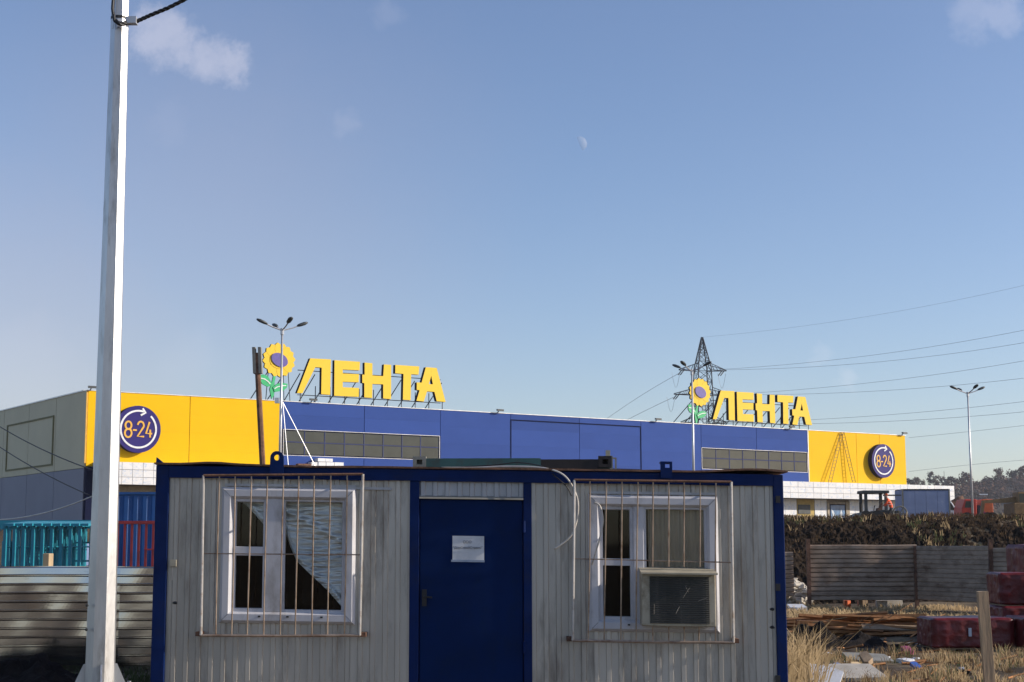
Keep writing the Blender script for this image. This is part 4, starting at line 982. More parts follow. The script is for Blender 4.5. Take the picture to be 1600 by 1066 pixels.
for i in range(8):
    rack(14+14.6*i, 28.6+.04*i, .165, at(60, 824, 28.6).z, 'cyan', f'turquoise tube frame in the back row, {order[i]} from the picture edge', i)
r = thing('mesh_gate', (at(128, 840, 28).x, 28.2, 0), 'turquoise mesh gate frame right behind the steel pole', 'frame')
m = MB()
for x in (-.25, .12, .42): m.box((x-.03, -.03, 0), (x+.03, .03, 2.1))
m.build('frame', 'cyan', r)
for k in range(5): MB().box((-.25, -.05, .5+.33*k), (.42, -.032, .53+.33*k)).build('rail', 'cyan', r)
cb = thing('long_beam', (at(0, 815, 29).x-1, 29.2, 0), 'long turquoise beam on posts behind the tube frames', 'beam')
zt = at(60, 813, 29.2).z
MB().box((0, 0, zt-.16), (2.9, .06, zt)).build('beam', 'cyan', cb)
for x in (.1, 2.8): MB().box((x, .061, -.1), (x+.06, .12, zt-.01)).build('post', 'cyan', cb)
# stored goods seen through the frames
rd = random.Random(11)
goods = ((3, 12, 845, 885, 'cyan', 'turquoise panel behind the first tube frame'), (36, 46, 832, 890, 'card', 'pale timber board stack behind the third tube frame'), (20, 32, 838, 890, 'card', 'tan board stack behind the second tube frame'), (48, 60, 842, 890, 'pale_stone', 'cream sack pile behind the fourth tube frame'),
         (66, 78, 850, 890, 'white_sheet', 'pale bundle behind the fifth tube frame'), (83, 92, 846, 890, 'site_blue', 'grey-blue crate behind the sixth tube frame'), (96, 106, 836, 890, 'red_paint', 'red barrel-shaped case behind the seventh tube frame'), (112, 122, 848, 890, 'site_blue', 'bluish case behind the eighth tube frame'))
for (xa, xb, ya, yb, mt, lb) in goods:
    a = at(xa, ya, 30.5); b = at(xb, yb, 30.5); o = MB()
    nlev = 4
    for k in range(nlev):
        z0 = a.z*k/nlev; o.box((rd.uniform(-.02, .02), rd.uniform(-.03, .03), z0+.004), (b.x-a.x+rd.uniform(-.02, .02), .8, a.z*(k+1)/nlev-.008))
    tag(o.build('stacked_goods', mt, loc=(a.x, 30.5, 0)), lb, 'goods', 'goods stored behind the left fence')
a = at(67, 865, 25.5); b = at(76, 890, 25.5); tag(MB().box((0, 0, 0), (b.x-a.x, .25, a.z)).build('carton', 'card', loc=(a.x, 25.5, 0), bevel=.01), 'bright tan carton standing before the turquoise frames', 'carton')
rr_ = thing('barred_rack', (at(182, 840, 27).x, 27.2, 0), 'red barred frame between the steel pole and the cabin', 'frame')
zt = at(210, 814, 27.2).z
MB().box((-.1, -.03, zt-.05), (.85, .9, zt)).build('top_plate', 'red_paint', rr_)
for k in range(7): MB().box((-.05+.125*k, -.02, 0), (-.012+.125*k, .02, zt-.05)).build('bar', 'red_paint', rr_)
for k in range(3): MB().box((.45, -.045, .9+.4*k), (.82, -.0205, .925+.4*k)).build('rail', 'red_paint', rr_)
bc = thing('blue_container', (at(178, 800, 33).x, 33, 0), 'bright blue ribbed container behind the red frame', 'container')
zt = at(210, 769, 33).z
MB().box((-.25, .03, .05), (1.6, 5, zt-.02)).build('body', 'cont_blue', bc)
for k in range(4, 13): MB().hexa([(-.98+.2*k, -.01, .1), (-.90+.2*k, -.01, .1), (-.86+.2*k, .03, .05), (-1.02+.2*k, .03, .05), (-.98+.2*k, -.01, zt-.08), (-.90+.2*k, -.01, zt-.08), (-.86+.2*k, .03, zt-.08), (-1.02+.2*k, .03, zt-.08)]).build('rib', 'cont_blue', bc)
MB().box((-.27, -.02, zt-.05), (1.62, .06, zt)).build('top_rail', 'cont_blue', bc)
# soil heap at lower left
sp = MB(); nn = 60
for j in range(nn+1):
    for i in range(nn+1):
        x = -9.5+4.4*i/nn; y = 19.2+2.4*j/nn
        hgt = .62*math.exp(-((x+7.0)/.7)**2-((y-20.4)/.6)**2)+.55*math.exp(-((x+6.05)/.42)**2-((y-20.3)/.5)**2)+.5*math.exp(-((x+8.3)/.8)**2-((y-20.5)/.6)**2)
        p = Vector((x*3, y*3, 0)); sp.v.append((x, y, gz(x, y)-.05+hgt*(.42+.35*abs(noise.noise(p))*1.6+.25*noise.noise(p*2.7))))
for j in range(nn):
    for i in range(nn): a = j*(nn+1)+i; sp.f.append((a, a+1, a+nn+2, a+nn+1)); sp.mi.append(0)
tag(sp.build('soil_heap', 'dark_soil', origin=(-7, 20.4, 0)), 'low heap of black soil in front of the shiny fence', 'soil heap')
# ---------------------------------------------------------------- right foreground
def soft_box(w_, d_, h_, seed, n=14, amp=.03, ribs=0):
    m = MB(); bm = bmesh.new(); bmesh.ops.create_cube(bm, size=1)
    bmesh.ops.subdivide_edges(bm, edges=bm.edges[:], cuts=n, use_grid_fill=True)
    for v in bm.verts:
        p = v.co.copy(); q = Vector((p.x*w_, p.y*d_, (p.z+.5)*h_))
        k = .5-max(0, 0)
        # round the edges
        ax = [abs(p.x) > .475, abs(p.y) > .475, abs(p.z) > .475]
        if sum(ax) >= 2: q += Vector((-math.copysign(.03, p.x) if ax[0] else 0, -math.copysign(.03, p.y) if ax[1] else 0, -math.copysign(.03, p.z) if ax[2] else 0))*1.0
        nrm = Vector((p.x if ax[0] else 0, p.y if ax[1] else 0, p.z if ax[2] else 0))
        if nrm.length > 0: nrm.normalize()
        dsp = amp*noise.fractal(Vector((q.x*2.5, q.y*2.5, q.z*5.5+seed)), 1, 2, 4)
        if ribs and abs(p.z) < .42: dsp += .010*max(-.3, math.sin((q.x+q.y)*ribs))*(1 if abs(p.z) > .08 else .2)
        v.co = q+nrm*dsp
    me = bm
    m.v = [tuple(v.co) for v in bm.verts]; bm.verts.index_update(); m.f = [tuple(v.index for v in f.verts) for f in bm.faces]; m.mi = [0]*len(m.f); bm.free(); return m
def bundle(x, y, z, w_, d_, h_, seed, label, rz=0, ribs=0, stickers=()):
    r = thing('wrapped_bundle', (x, y, z), label, 'bundle', 'red wrapped bundles', rz)
    soft_box(w_, d_, h_, seed, 26, .011, ribs or 24).build('wrapping', 'red_film', r, smooth=True)
    for (sx_, sz_, sw, shh) in stickers: MB().box((sx_, -d_/2-.05, sz_), (sx_+sw, -d_/2-.035, sz_+shh)).build('sticker', 'sticker', r)
    MB().box((-w_/2+.05, -d_/2+.05, -.02), (w_/2-.05, d_/2-.05, .03)).build('pallet', 'timber', r)
g0 = at(1456, 1012, 26.5); ztop = at(1500, 967, 26.5).z
bundle(g0.x+.72, 27.0, .02, 1.42, 1.0, .50, 1, 'low red wrapped bundle beside the timber pile, left of the stake', 0, 0, ((-.1, .2, .05, .14),))
bundle(g0.x+2.2, 26.7, .02, 1.46, 1.1, .52, 2, 'low red wrapped bundle at the right edge with bluish sticker', 0, 22, ((-1.0+.45, .12, .16, .14),))
a = at(1560, 975, 28.6)
bundle(a.x+.62, 29.0, .02, 1.2, 1.0, .62, 3, 'lower bundle of the tall red stack at the right edge', R(4), 26)
bundle(a.x+.64, 29.0, .66, 1.16, .95, .58, 4, 'upper bundle of the tall red stack at the right edge', R(-3), 26)
a = at(1587, 900, 30.2); bundle(a.x+.6, 30.2+.2, .6, 1.1, .9, 1.15, 6, 'tallest red bundle rising at the right edge behind the stack', R(6)); bundle(a.x+.6, 30.4, .02, 1.15, 1.0, .56, 8, 'red bundle under the tallest one behind the stack', R(2))
for (x, y, h1, nm) in ((10.9, 27.4, 3, 'nearest'), (11.6, 33.5, 2, 'farthest')):  # unseen stacks added outside the frame to throw shade on bundles and ground
    for k in range(h1): bundle(x+.05*k, y, .02+.62*k, 1.3, 1.2, .6, 30+k+x, f'unseen red bundle added to cast shade, in the {nm} stack beyond the right edge, layer {("bottom", "second", "top")[k]}', R(3*k-2))
# low ridge coloured dark, in front of the fence
dm = MB(); nn = 90
for j in range(41):
    for i in range(nn+1):
        x = 4.8+8.4*i/nn; y = 31.8+5.0*j/40
        hgt = .26*math.exp(-((y-34.2-.25*math.sin(x))/1.0)**2)*sstep(4.8, 6.0, x)*(1-sstep(12, 13.2, x)); p = Vector((x, y, 0))
        dm.v.append((x, y, gz(x, y)-.04+hgt*(.7+.5*noise.noise(p*1.7))+.05*noise.noise(p*5)*min(1, hgt*8)))
for j in range(40):
    for i in range(nn): a = j*(nn+1)+i; dm.f.append((a, a+1, a+nn+2, a+nn+1)); dm.mi.append(0)
tag(dm.build('dark_ridge', 'dark_soil', origin=(9, 34, 0)), 'low dark ridge between the timber pile and the fence', 'soil heap')
# stake
b = at(1549, 1075, 19.6); t_ = at(1534.5, 924, 19.6)
w0 = .068; m = MB(); lean = t_-b
m.hexa([(-w0, -.03, -.4), (w0, -.03, -.4), (w0, .03, -.4), (-w0, .03, -.4), (lean.x-w0, -.03, lean.z-.004), (lean.x+w0, -.03, lean.z+.004), (lean.x+w0, .03, lean.z), (lean.x-w0, .03, lean.z)])
tag(m.build('wooden_stake', 'timber', loc=(b.x, 19.6, b.z), bevel=.004), 'rough wooden stake leaning in the right foreground', 'stake')
# pile of old planks
rd = random.Random(21)
zpile = .0
pt = thing('timber_pile', (6.9, 30.2, 0), 'pile of orange-brown slabs and planks on the ground', 'timber pile')
for i in range(46):
    L_ = rd.uniform(1.0, 2.3); x = rd.uniform(-1.0, 1.1); lv = rd.random(); y = rd.uniform(-.9, .9)*(1-.5*lv); z = .04+.40*lv*(1-abs(x)/2.2); a = rd.gauss(0, .10); tl = rd.gauss(0, .04)
    m = MB(); w_ = rd.uniform(.04, .1); h_ = rd.uniform(.012, .03)
    m.box((-L_/2, -w_, -h_), (L_/2, w_, h_)); o = m.build('plank', 'bark_timber' if rd.random() < .8 else 'timber', pt); o.location = (x, y, z); o.rotation_euler = (rd.gauss(0, .5), tl, a)
for i in range(26):
    x = rd.uniform(-1.3, 1.3); y = rd.uniform(-1, .6); L_ = rd.uniform(.3, .8); a = rd.uniform(-.8, .8)
    o = MB().tube([(0, 0, 0), (L_*math.cos(a)*.9, 0, abs(L_*math.sin(a))*.55)], .009, 5, .005).build('stick', 'bark_timber' if i % 2 else 'straw', pt); o.location = (x, y, rd.uniform(.1, .4)); o.rotation_euler.z = rd.uniform(-.6, .6)
# debris
def slab(px0, px1, py0, py1, D, th, mat, name, label, cat, rot=(0, 0, 0), dy=.5, z=None):
    a = at(px0, py1, D); b = at(px1, py0, D); cx_ = (a.x+b.x)/2; w_ = b.x-a.x
    m = MB(); poly = [(-w_/2+.03*rd.random()*w_, -dy/2), (-w_*.1, -dy/2-.03), (w_/2, -dy/2+.08*rd.random()), (w_/2-.1*w_*rd.random(), dy/2), (.05*w_, dy/2+.02), (-w_/2+.1*w_*rd.random(), dy/2-.05*rd.random())]
    n = len(poly); m.v = [(x, y, 0) for x, y in poly]+[(x, y, th) for x, y in poly]
    m.f = [tuple(range(n))[::-1], tuple(range(n, 2*n))]+[(i, (i+1) % n, n+(i+1) % n, n+i) for i in range(n)]; m.mi = [0]*len(m.f)
    o = m.build(name, mat, loc=(cx_, D, gz(cx_, D)+.01 if z is None else z)); o.rotation_euler = rot; return tag(o, label, cat)
slab(1250, 1312, 1030, 1066, 19.2, .03, 'white_sheet', 'board', 'tilted white board at the cabin corner in dry grass', 'board', (R(35), R(14), R(-25)), .6, .08)
slab(1284, 1375, 1040, 1064, 20.9, .05, 'pale_stone', 'board', 'flat weathered grey board lying in the dry grass', 'board', (R(9), 0, R(3)), .75, .06)
slab(1322, 1344, 1030, 1044, 22.2, .14, 'card', 'rubble_chunk', 'tan angular chunk behind the flat grey board', 'rubble', (R(30), R(20), 0), .2)
slab(1346, 1362, 1026, 1040, 22.6, .08, 'timber', 'board', 'small wedge of pale board right of the tan chunk', 'board', (R(20), R(-12), 0), .3, .1)
slab(1300, 1312, 1034, 1046, 22.0, .12, 'site_blue', 'rubble_chunk', 'small grey-blue chunk left of the tan chunk', 'rubble', (R(20), R(10), 0), .15)
slab(1318, 1390, 1004, 1022, 24.6, .06, 'machine_grey', 'plastic_sheet', 'crumpled dull grey sheet on the ground before the timber pile', 'sheet', (R(9), R(3), R(4)), .5)
slab(1408, 1424, 1003, 1014, 26, .09, 'pink_plastic', 'plastic_scrap', 'small magenta plastic scrap near the low red bundle', 'scrap', (R(20), 0, R(10)), .2)
slab(1424, 1436, 1028, 1036, 22.8, .05, 'blue_plastic', 'plastic_scrap', 'small bright blue plastic scrap in the dry grass', 'scrap', (R(15), 0, R(10)), .2)
slab(1231, 1258, 940, 952, 41.5, .12, 'white_sheet', 'board', 'pale board lying left of the first fence post', 'board', (R(6), 0, 0), .6)
slab(1366, 1408, 930, 942, 43.6, .2, 'pale_stone', 'board', 'long pale beam lying under the corrugated fence', 'board', (R(2), 0, R(2)), .4)
slab(1340, 1354, 930, 940, 43.8, .2, 'timber', 'rubble_chunk', 'small tan block under the corrugated fence', 'rubble', (0, 0, 0), .3)
slab(1318, 1328, 930, 941, 43.9, .2, 'truck_orange', 'brick_block', 'small orange block under the corrugated fence', 'brick', (0, 0, 0), .3)
# rubble between cabin and fence
rb = MB()
for i in range(150):
    px = rd.uniform(1226, 1262); D = rd.uniform(44.8, 46.6); x = at(px, 900, D).x; s_ = rd.uniform(.05, .16)
    rb.ball((x, D, gz(x, D)+rd.uniform(.0, .9)*(1-(px-1226)/70)), s_, 5, 4, sc=(1.2, 1, .7), wob_=.6)
stuff(rb.build('rubble_heap', 'pale_stone'), 'pale rubble heap between the cabin and the first fence post', 'rubble')
# black heap beside the cabin corner
bh = MB(); nn = 44
for j in range(nn+1):
    for i in range(nn+1):
        x = 4.35+2.6*i/nn; y = 26.4+2.8*j/nn; p = Vector((x*3, y*3, 1))
        hg = .42*math.exp(-((x-5.35)/.55)**2-((y-27.8)/.7)**2)+.22*math.exp(-((x-6.2)/.4)**2-((y-27.6)/.5)**2)
        bh.v.append((x, y, gz(x, y)-.05+hg*(.8+.6*noise.noise(p)+.3*noise.noise(p*2.5))))
for j in range(nn):
    for i in range(nn): a = j*(nn+1)+i; bh.f.append((a, a+1, a+nn+2, a+nn+1)); bh.mi.append(0)
tag(bh.build('soil_heap', 'dark_soil', origin=(5.4, 27.8, 0)), 'small black heap between the cabin corner and the timber pile', 'soil heap')
ch = MB()
for _ in range(110):
    y = rd.uniform(18.8, 36); x = rd.uniform(.18, .33)*y; L_ = rd.uniform(.06, .35); a_ = rd.gauss(0, .5); z = gz(x, y)+.02
    ch.tube([(x, y, z), (x+L_*math.cos(a_), y+L_*math.sin(a_), z+rd.uniform(0, .08))], rd.uniform(.008, .022), 4)
stuff(ch.build('wood_chips', 'bark_timber'), 'broken sticks and slats strewn over the ground at right', 'debris')
# litter on the ground
for mt, n_l, lb in (('white_sheet', 26, 'scattered white scraps of litter on the ground at right'), ('bark_timber', 40, 'scattered bits of bark and wood on the ground at right'), ('dark_soil', 60, 'scattered dark clods on the ground at right')):
    lt = MB()
    for _ in range(n_l):
        y = rd.uniform(18.8, 38); x = rd.uniform(.18, .34)*y; s_ = rd.uniform(.03, .10); z = gz(x, y)
        lt.ball((x, y, z+s_*.2), s_, 6, 4, sc=(rd.uniform(.6, 2), 1, rd.uniform(.15, .6)), wob_=.7)
    stuff(lt.build('litter', mt), lb, 'litter')
# dry grass
def blades(m, x, y, z, n, hmin, hmax, spread, rd, wd=.006):
    for _ in range(n):
        a = rd.uniform(0, 6.283); r0 = rd.uniform(0, spread*.5); bx, by = x+math.cos(a)*r0, y+math.sin(a)*r0; hh = rd.uniform(hmin, hmax); le = rd.uniform(.1, .75)*hh; a2 = a+rd.gauss(0, .7)
        dx, dy = math.cos(a2)*le, math.sin(a2)*le; sx_, sy_ = wd*rd.uniform(.6, 1.4), wd*.3
        p0, p1, p2 = (bx, by, z), (bx+dx*.35, by+dy*.35, z+hh*.6), (bx+dx, by+dy, z+hh*rd.uniform(.75, 1))
        k = len(m.v); m.v += [(p0[0]-sx_, p0[1]-sy_, p0[2]), (p0[0]+sx_, p0[1]+sy_, p0[2]), (p1[0]+sx_*.8, p1[1]+sy_, p1[2]), (p1[0]-sx_*.8, p1[1]-sy_, p1[2]), p2]
        m.f += [(k, k+1, k+2, k+3), (k+3, k+2, k+4)]; m.mi += [0, 0]
gs, gg, gb_, gk = MB(), MB(), MB(), MB(); rd = random.Random(9)
for _ in range(1300):
    y = rd.uniform(18.3, 26.2); x = rd.uniform(.158, .36)*y
    dens = noise.noise(Vector((x*.8, y*.8, 0)))
    dens += .5*noise.noise(Vector((x*2.6, y*2.6, 3)))
    if dens < .05 and rd.random() < .9: continue
    qq = rd.random(); blades(gg if qq < .12 else (gb_ if qq < .45 else gs), x, y, gz(x, y), rd.randint(5, 12), .05, .12+.28*max(0, dens), .2, rd, .0042)
for _ in range(60):                                   # tall straw at the cabin corner
    y = rd.uniform(17.6, 21.5); x = rd.uniform(.168, .195)*y; blades(gs, x, y, gz(x, y), 9, .3, .9, .22, rd, .006)
for _ in range(900):                                  # straw mat along the fence foot
    y = rd.uniform(34, 43.5); x = rd.uniform(.17, .34)*y; 
    if noise.noise(Vector((x*.3, y*.6, 8))) < -.05: continue
    blades(gs, x, y, gz(x, y), 8, .05, .2, .3, rd, .012)
for _ in range(800):                                 # fringe on the bank
    y = rd.uniform(50.2, 54); x = rd.uniform(.16, .36)*y; blades(gs if rd.random() < .6 else gg, x, y, gz(x, y)+.0, 4, .03, .10, .3, rd, .012)
for _ in range(420):
    y = rd.uniform(46.8, 50.4); x = rd.uniform(.17, .36)*y
    if noise.noise(Vector((x*.5, y*.5, 1))) < .0: continue
    blades(gs if rd.random() < .5 else gg, x, y, gz(x, y)+.1, 5, .06, .3, .3, rd, .010)
for _ in range(260):
    y = rd.uniform(20.5, 21.8); x = rd.uniform(-7.4, -3.6); blades(gg, x, y, gz(x, y), 5, .04, .14, .2, rd)
for _ in range(2400):
    y = rd.uniform(46.6, 51.5); x = rd.uniform(.165, .36)*y
    blades(gk if rd.random() < .95 else gb_, x, y, gz(x, y)+rd.uniform(.02, .14), 5, .04, .16, .35, rd, .010)
stuff(gb_.build('brown_weeds', 'brown_grass'), 'withered brown weeds among the straw at right', 'grass')
stuff(gk.build('bank_weeds', 'bank_weed'), 'dark withered weeds covering the soil bank', 'grass')
stuff(gs.build('dry_grass', 'straw'), 'dry straw-coloured grass over the ground and bank at right', 'grass')
stuff(gg.build('green_weeds', 'green_grass'), 'sparse green weeds among the dry grass', 'grass')
# ---------------------------------------------------------------- machines on the plateau
def zpl(x, y): return gz(x, y)
p = at(1368, 812, 104); r = thing('asphalt_paver', (p.x, 104, p.z-.15), 'small dark asphalt paver with flat canopy roof before the shopfront', 'paver')
k = 104/2400.
def bx3(n, m, x0, x1, y0, y1, z0, z1, par=r, **kw): return MB().box((x0*k, y0, z0*k), (x1*k, y1, z1*k)).build(n, m, par, **kw)
bx3('roof', 'asphalt_machine', -23, 18, -.9, .9, 43.5, 48, bevel=.04)
for x in (-18, 13): 
    for y in (-.8, .7): MB().box((x*k-.10, y, .6), (x*k+.10, y+.12, 43.5*k)).build('roof_post', 'asphalt_machine', r)
MB().hexa([(-25*k, -1, .1), (12*k, -1, .1), (12*k, 1, .1), (-25*k, 1, .1), (-22*k, -1, .62), (14*k, -1, .82), (14*k, 1, .82), (-22*k, 1, .62)]).build('body', 'asphalt_machine', r)
MB().prism([(-48*k, .12), (-26*k, .12), (-16*k, .12), (-16*k, .62), (-26*k, .6), (-44*k, .28)], -1.1, 1.1).build('hopper', 'machine_grey', r)
MB().prism([(2*k, .2), (7*k, .2), (16*k, .75), (13*k, .8)], -1.12, -1.02).build('side_plate', 'machine_grey', r)
for x in (-20, -3, 14): MB().tube([(x*k, -1.15, .38), (x*k, -.85, .38)], .36, 14).build('wheel', 'rubber', r)
MB().prism([(2*k, .75), (9*k, .75), (10*k, 1.25), (8*k, 1.28), (6.5*k, .95), (2*k, .9)], -.4, .2).build('seat', 'rust', r)
MB().tube([(-3*k, -.1, .7), (-1.5*k, -.1, 1.05)], .03, 6).build('steering_column', 'asphalt_machine', r)
MB().tube([(-2.5*k, -.35, 1.02), (.5*k, .15, 1.1)], .03, 6).build('steering_wheel', 'asphalt_machine', r)
MB().tube([(-20*k, .5, .55), (-20*k, .5, 1.3)], .09, 8).build('exhaust', 'rubber', r)
# far spoked wheel machine right of the worker
wq = MB()
for i in range(18): wq.tube([((38+11*math.cos(i*math.pi/9))*k, -.1, .55+11*k*math.sin(i*math.pi/9)), ((38+11*math.cos((i+1)*math.pi/9))*k, -.1, .55+11*k*math.sin((i+1)*math.pi/9))], .06, 5)
for i in range(6): wq.tube([(38*k, -.1, .55), ((38+11*math.cos(i*math.pi/3))*k, -.1, .55+11*k*math.sin(i*math.pi/3))], .03, 4)
wq.build('wheel', 'machine_grey', r)
MB().box((14*k, -.05, 40*k), (41*k, .25, 42*k)).build('roof_beam', 'asphalt_machine', r)
MB().box((14*k, .2, .3), (40*k, .8, .75)).build('rear_body', 'asphalt_machine', r)
# worker
def make_person(loc, label, rz, H=1.72):
    bm = bmesh.new(); jl = {}
    sk = {'pel': (0, 0, .93), 'sp': (-.05, 0, 1.12), 'ch': (-.16, 0, 1.32), 'nk': (-.23, 0, 1.46), 'hd': (-.27, 0, 1.56), 'hd2': (-.29, 0, 1.68),
          'hl': (.02, .10, .88), 'kl': (-.05, .13, .50), 'al': (.05, .14, .09), 'tl': (-.12, .16, .03), 'hr': (.02, -.10, .88), 'kr': (-.12, -.13, .50), 'ar': (-.02, -.14, .09), 'tr': (-.20, -.16, .03),
          'sl': (-.16, .19, 1.36), 'el': (-.22, .26, 1.10), 'wl': (-.42, .22, .98), 'fl': (-.50, .2, .96), 'sr': (-.16, -.19, 1.36), 'er': (-.26, -.26, 1.12), 'wr': (-.46, -.2, 1.02), 'fr': (-.54, -.18, 1.0)}
    rad = {'pel': .15, 'sp': .14, 'ch': .16, 'nk': .06, 'hd': .085, 'hd2': .07, 'hl': .10, 'kl': .07, 'al': .05, 'tl': .045, 'hr': .10, 'kr': .07, 'ar': .05, 'tr': .045, 'sl': .075, 'el': .055, 'wl': .04, 'fl': .035, 'sr': .075, 'er': .055, 'wr': .04, 'fr': .035}
    ed = ['pel sp', 'sp ch', 'ch nk', 'nk hd', 'hd hd2', 'pel hl', 'hl kl', 'kl al', 'al tl', 'pel hr', 'hr kr', 'kr ar', 'ar tr', 'ch sl', 'sl el', 'el wl', 'wl fl', 'ch sr', 'sr er', 'er wr', 'wr fr']
    names = list(sk); me = bpy.data.meshes.new('person'); me.from_pydata([sk[n] for n in names], [tuple(names.index(q) for q in e_.split()) for e_ in ed], [])
    o = bpy.data.objects.new('body', me); col.objects.link(o); md = o.modifiers.new('s', 'SKIN'); o.modifiers.new('d', 'SUBSURF').levels = 2; o.modifiers['d'].render_levels = 2
    for i, n in enumerate(names): me.skin_vertices[0].data[i].radius = (rad[n], rad[n])
    me.skin_vertices[0].data[0].use_root = True
    bpy.context.view_layer.update()
    ev = bpy.data.meshes.new_from_object(o.evaluated_get(bpy.context.evaluated_depsgraph_get())); bpy.data.objects.remove(o)
    for mt in ('vest', 'trouser', 'skin', 'rubber'): ev.materials.append(M[mt])
    for f in ev.polygons:
        c = f.center; f.material_index = 3 if c.z < .10 else (1 if c.z < .86 else (2 if (c.z > 1.47 or c.x < -.43) else 0)); f.use_smooth = True
    root = thing('person', loc, label, 'person', rz=rz)
    b = bpy.data.objects.new('body', ev); col.objects.link(b); b.parent = root
    MB().ball((-.275, 0, 1.70), .115, 12, 7, sc=(1.1, .95, .62)).build('hard_hat', 'truck_orange', root, smooth=True)
    for z in (1.05, 1.2): MB().tube([(-.05-(z-1.0)*.4+.165*math.cos(q), .185*math.sin(q), z) for q in [2*math.pi*i/14 for i in range(15)]], .014, 4).build('reflective_band', 'sign_white', root)
    for s_ in (1, -1):
        m = MB()
        base = Vector((-.50 if s_ > 0 else -.54, .2*s_ if s_ > 0 else -.18, .96 if s_ > 0 else 1.0))
        for q in range(4): m.tube([base+Vector((0, (q-1.5)*.018, 0)), base+Vector((-.05, (q-1.5)*.02, -.01)), base+Vector((-.08+.006*abs(q-1.5), (q-1.5)*.02, -.045))], .009, 5, .007)
        m.tube([base+Vector((.02, -.04*s_, 0)), base+Vector((-.03, -.055*s_, -.01)), base+Vector((-.055, -.05*s_, -.025))], .010, 5, .008); m.build('fingers', 'skin', root)
    return root
p = at(1393, 813, 100); make_person((p.x, 100, gz(p.x, 100)), 'worker in orange jacket and dark trousers standing beside the paver', R(-20))
# blue site container
p0 = at(1411, 813, 107); p1 = at(1484, 764, 107); r = thing('site_container', (p0.x, 107, p0.z-.2), 'plain blue-grey site container between the paver and the vehicles', 'container')
W_, H_ = p1.x-p0.x, p1.z-p0.z+.2
MB().box((.08, .04, .1), (W_-.08, 2.4, H_-.06)).build('body', 'site_blue', r)
for q in ((0, .09, 0, H_), (W_-.09, W_, 0, H_)): MB().box((q[0], 0, q[2]), (q[1], .12, q[3])).build('corner_post', 'machine_grey', r)
MB().box((.092, 0, H_-.1), (W_-.092, 2.4, H_-.002)).build('top_rail', 'navy', r); MB().box((.092, 0, 0), (W_-.092, .1, .1)).build('bottom_rail', 'navy', r)
for i in range(4): MB().box((.1+(W_-.2)*i/4+.01, .015, .12), (.1+(W_-.2)*(i+1)/4-.01, .05, H_-.12)).build('side_panel', 'site_blue', r)
# vehicles
def vpart(par, n, m, x0, x1, y0, y1, z0, z1, bevel=.05): return MB().box((x0, y0, z0), (x1, y1, z1)).build(n, m, par, bevel=bevel)
def wheels(par, xs_, y0, rad):
    for x in xs_:
        for y in (y0, y0+1.7):
            w_ = MB().tube([(x, y, rad), (x, y+.28, rad)], rad, 16).build('wheel', 'rubber', par); MB().tube([(x, y-.01, rad), (x, y+.05, rad)], rad*.5, 10).build('rim', 'machine_grey', w_)
p = at(1485, 813, 122); r = thing('white_van', (p.x-1.2, 122, p.z-.25), 'white van front half hidden behind the blue-grey container', 'van')
m = MB().prism([(0, .35), (2.15, .35), (2.2, .9), (1.75, 1.05), (1.35, 1.72), (0, 1.85)], 0, 1.8); m.build('body', 'van_white', r, bevel=.05)
MB().prism([(.75, 1.05), (1.62, 1.05), (1.3, 1.6), (.75, 1.65)], -.012, .02).build('window', 'glass_dark', r); wheels(r, (.5, 1.75), -.05, .36)
vpart(r, 'bumper', 'machine_grey', 1.9, 2.3, .05, 1.75, .3, .5); MB().box((2.1, .15, .7), (2.2, .45, .85)).build('headlight', 'sign_white', r)
p = at(1503, 813, 118); r = thing('red_truck', (p.x, 118, p.z-.35), 'red truck with orange box parked behind the lone lamp post', 'truck')
kk = 118/2400.
MB().prism([(0, .55), (24*kk, .55), (24*kk, 1.95), (6*kk, 1.95), (1*kk, 1.3)], 0, 2.2).build('cab', 'truck_red', r, bevel=.05)
MB().prism([(5*kk, 1.3), (15*kk, 1.3), (15*kk, 1.8), (7.5*kk, 1.8)], -.012, .02).build('window', 'glass_dark', r); MB().box((16*kk, -.02, .7), (16.6*kk, .01, 1.85)).build('door', 'cont_dark', r)
vpart(r, 'chassis', 'rubber', .1, 55*kk, .3, 1.9, .35, .56); vpart(r, 'cargo_box', 'truck_orange', 33*kk, 50*kk, .05, 2.15, .75, 1.95)
MB().prism([(25*kk, .6), (32*kk, .6), (32*kk, 1.1), (29*kk, 1.5), (26*kk, 1.2)], .1, 1.9).build('engine_bay', 'asphalt_machine', r)
MB().box((31*kk, -.05, .62), (36*kk, .05, 1.0)).build('red_tank', 'pink_plastic', r); wheels(r, (8*kk, 40*kk, 47*kk), -.05, .48)
p = at(1488, 786, 124); r = thing('concrete_mixer', (p.x, 124, zpl(p.x, 124)), 'dark red mixer drum rising behind the container corner', 'mixer')
zz = p.z-zpl(p.x, 124)
MB().tube([(-.5, 0, zz-.5), (-.1, 0, zz-.1), (.5, 0, zz+.15), (.9, 0, zz+.25)], .22, 12, .36).build('drum', 'rust', r, smooth=True); MB().tube([(.9, 0, zz+.25), (1.15, 0, zz+.3)], .36, 12, .2).build('drum_mouth', 'rubber', r)
for x in (-.4, .6): MB().box((x-.06, -.1, -.1), (x+.06, .1, zz-.1)).build('stand', 'asphalt_machine', r)
vpart(r, 'base', 'asphalt_machine', -.8, 1.2, -.6, .6, .3, .5)
p = at(1555, 813, 112); r = thing('excavator', (p.x, 112, p.z-.25), 'brown excavator with long boom at the right edge', 'excavator'); kk = 112/2400.
MB().hexa([(-15*kk, .5, 32*kk), (42*kk, .5, 33*kk), (42*kk, .85, 33*kk), (-15*kk, .85, 32*kk), (-15*kk, .5, 36*kk), (42*kk, .5, 42*kk), (42*kk, .85, 42*kk), (-15*kk, .85, 36*kk)]).build('boom', 'excavator', r)
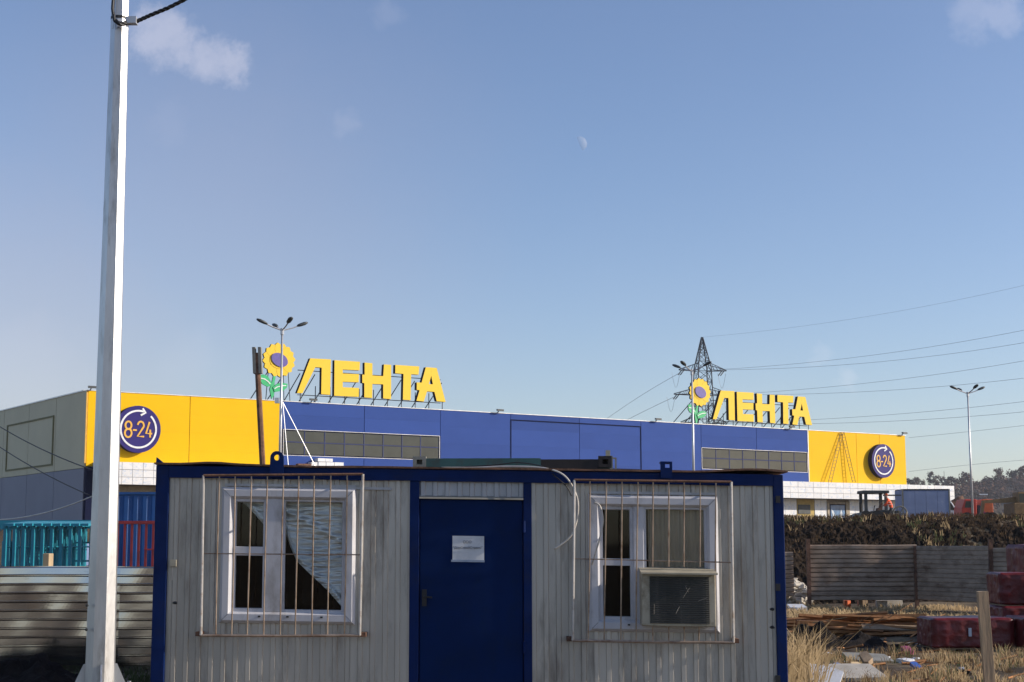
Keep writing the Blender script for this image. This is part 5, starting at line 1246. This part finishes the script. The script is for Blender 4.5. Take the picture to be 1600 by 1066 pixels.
MB().prism([(-19*kk, 14*kk), (-15*kk, 12*kk), (-11*kk, 34*kk), (-15*kk, 36*kk)], .52, .83).build('stick', 'excavator', r)
MB().prism([(-17*kk, .0), (-6*kk, .05), (-8*kk, 12*kk), (-16*kk, 16*kk), (-21*kk, 8*kk)], .3, 1.1).build('bucket', 'excavator', r)
vpart(r, 'cab', 'excavator', 37*kk, 62*kk, 0, 1.3, 16*kk, 49*kk); MB().box((39*kk, -.02, 30*kk), (50*kk, .02, 46*kk)).build('window', 'glass_dark', r)
vpart(r, 'upper_body', 'excavator', 30*kk, 95*kk, -.1, 2.4, 14*kk, 32*kk); vpart(r, 'counterweight', 'excavator', 78*kk, 102*kk, -.1, 2.4, 14.5*kk, 34*kk)
for y in (-.3, 1.9): MB().prism([(26*kk, .15), (30*kk, 0), (92*kk, 0), (97*kk, .2), (95*kk, .55), (28*kk, .55)], y, y+.6).build('track', 'rubber', r)
m = MB().box((-2*kk, .2, 3*kk), (4*kk, .6, 8*kk)); tag(m.build('fuel_can', 'sign_yellow', loc=(p.x+.0+1.2, 111, p.z+.0)), 'tiny yellow can on the bank in front of the excavator', 'can')
# ---------------------------------------------------------------- moon
md = ray(905.5, 225).normalized(); mc = Vector((0, 0, EYE))+md*9000; mr_ = 9000*math.tan(R(.272))
m = MB(); b1 = (S-md*S.dot(md)).normalized(); b2 = md.cross(b1)
b1 = b1*math.cos(R(-12))+b2*math.sin(R(-12)) if False else b1
nu, nv = 10, 18
for j in range(nv+1):
    la = -math.pi/2+math.pi*j/nv
    for i in range(nu+1):
        lo = (-math.pi/2+.12)+(math.pi*.5-.0)*i/nu+math.pi*.0
        # longitude 0 faces the viewer, +90 deg faces the sun side
        lo = R(-2)+R(94)*i/nu
        v = (-md*math.cos(lo)+b1*math.sin(lo))*math.cos(la)+b2*math.sin(la); m.v.append(tuple(v*mr_))
for j in range(nv):
    for i in range(nu): a = j*(nu+1)+i; m.f.append((a, a+1, a+nu+2, a+nu+1)); m.mi.append(0)
tag(m.build('moon', 'moon', loc=mc, smooth=True), 'pale half moon high in the blue sky', 'moon')
# ---------------------------------------------------------------- haze
hz = MB().box((-900, -40, -3.2), (1350, 1200, 62)); me_ = bpy.data.materials.new('haze'); me_.use_nodes = True; t = me_.node_tree; t.nodes.clear()
pv = N(t, 'ShaderNodeVolumePrincipled'); pv.inputs['Color'].default_value = (.90, .93, 1, 1); pv.inputs['Density'].default_value = .00015; pv.inputs['Anisotropy'].default_value = .3
o = N(t, 'ShaderNodeOutputMaterial'); t.links.new(pv.outputs[0], o.inputs['Volume']); MATS['haze'] = me_
HAZE = True
if HAZE: stuff(hz.build('haze', 'haze'))
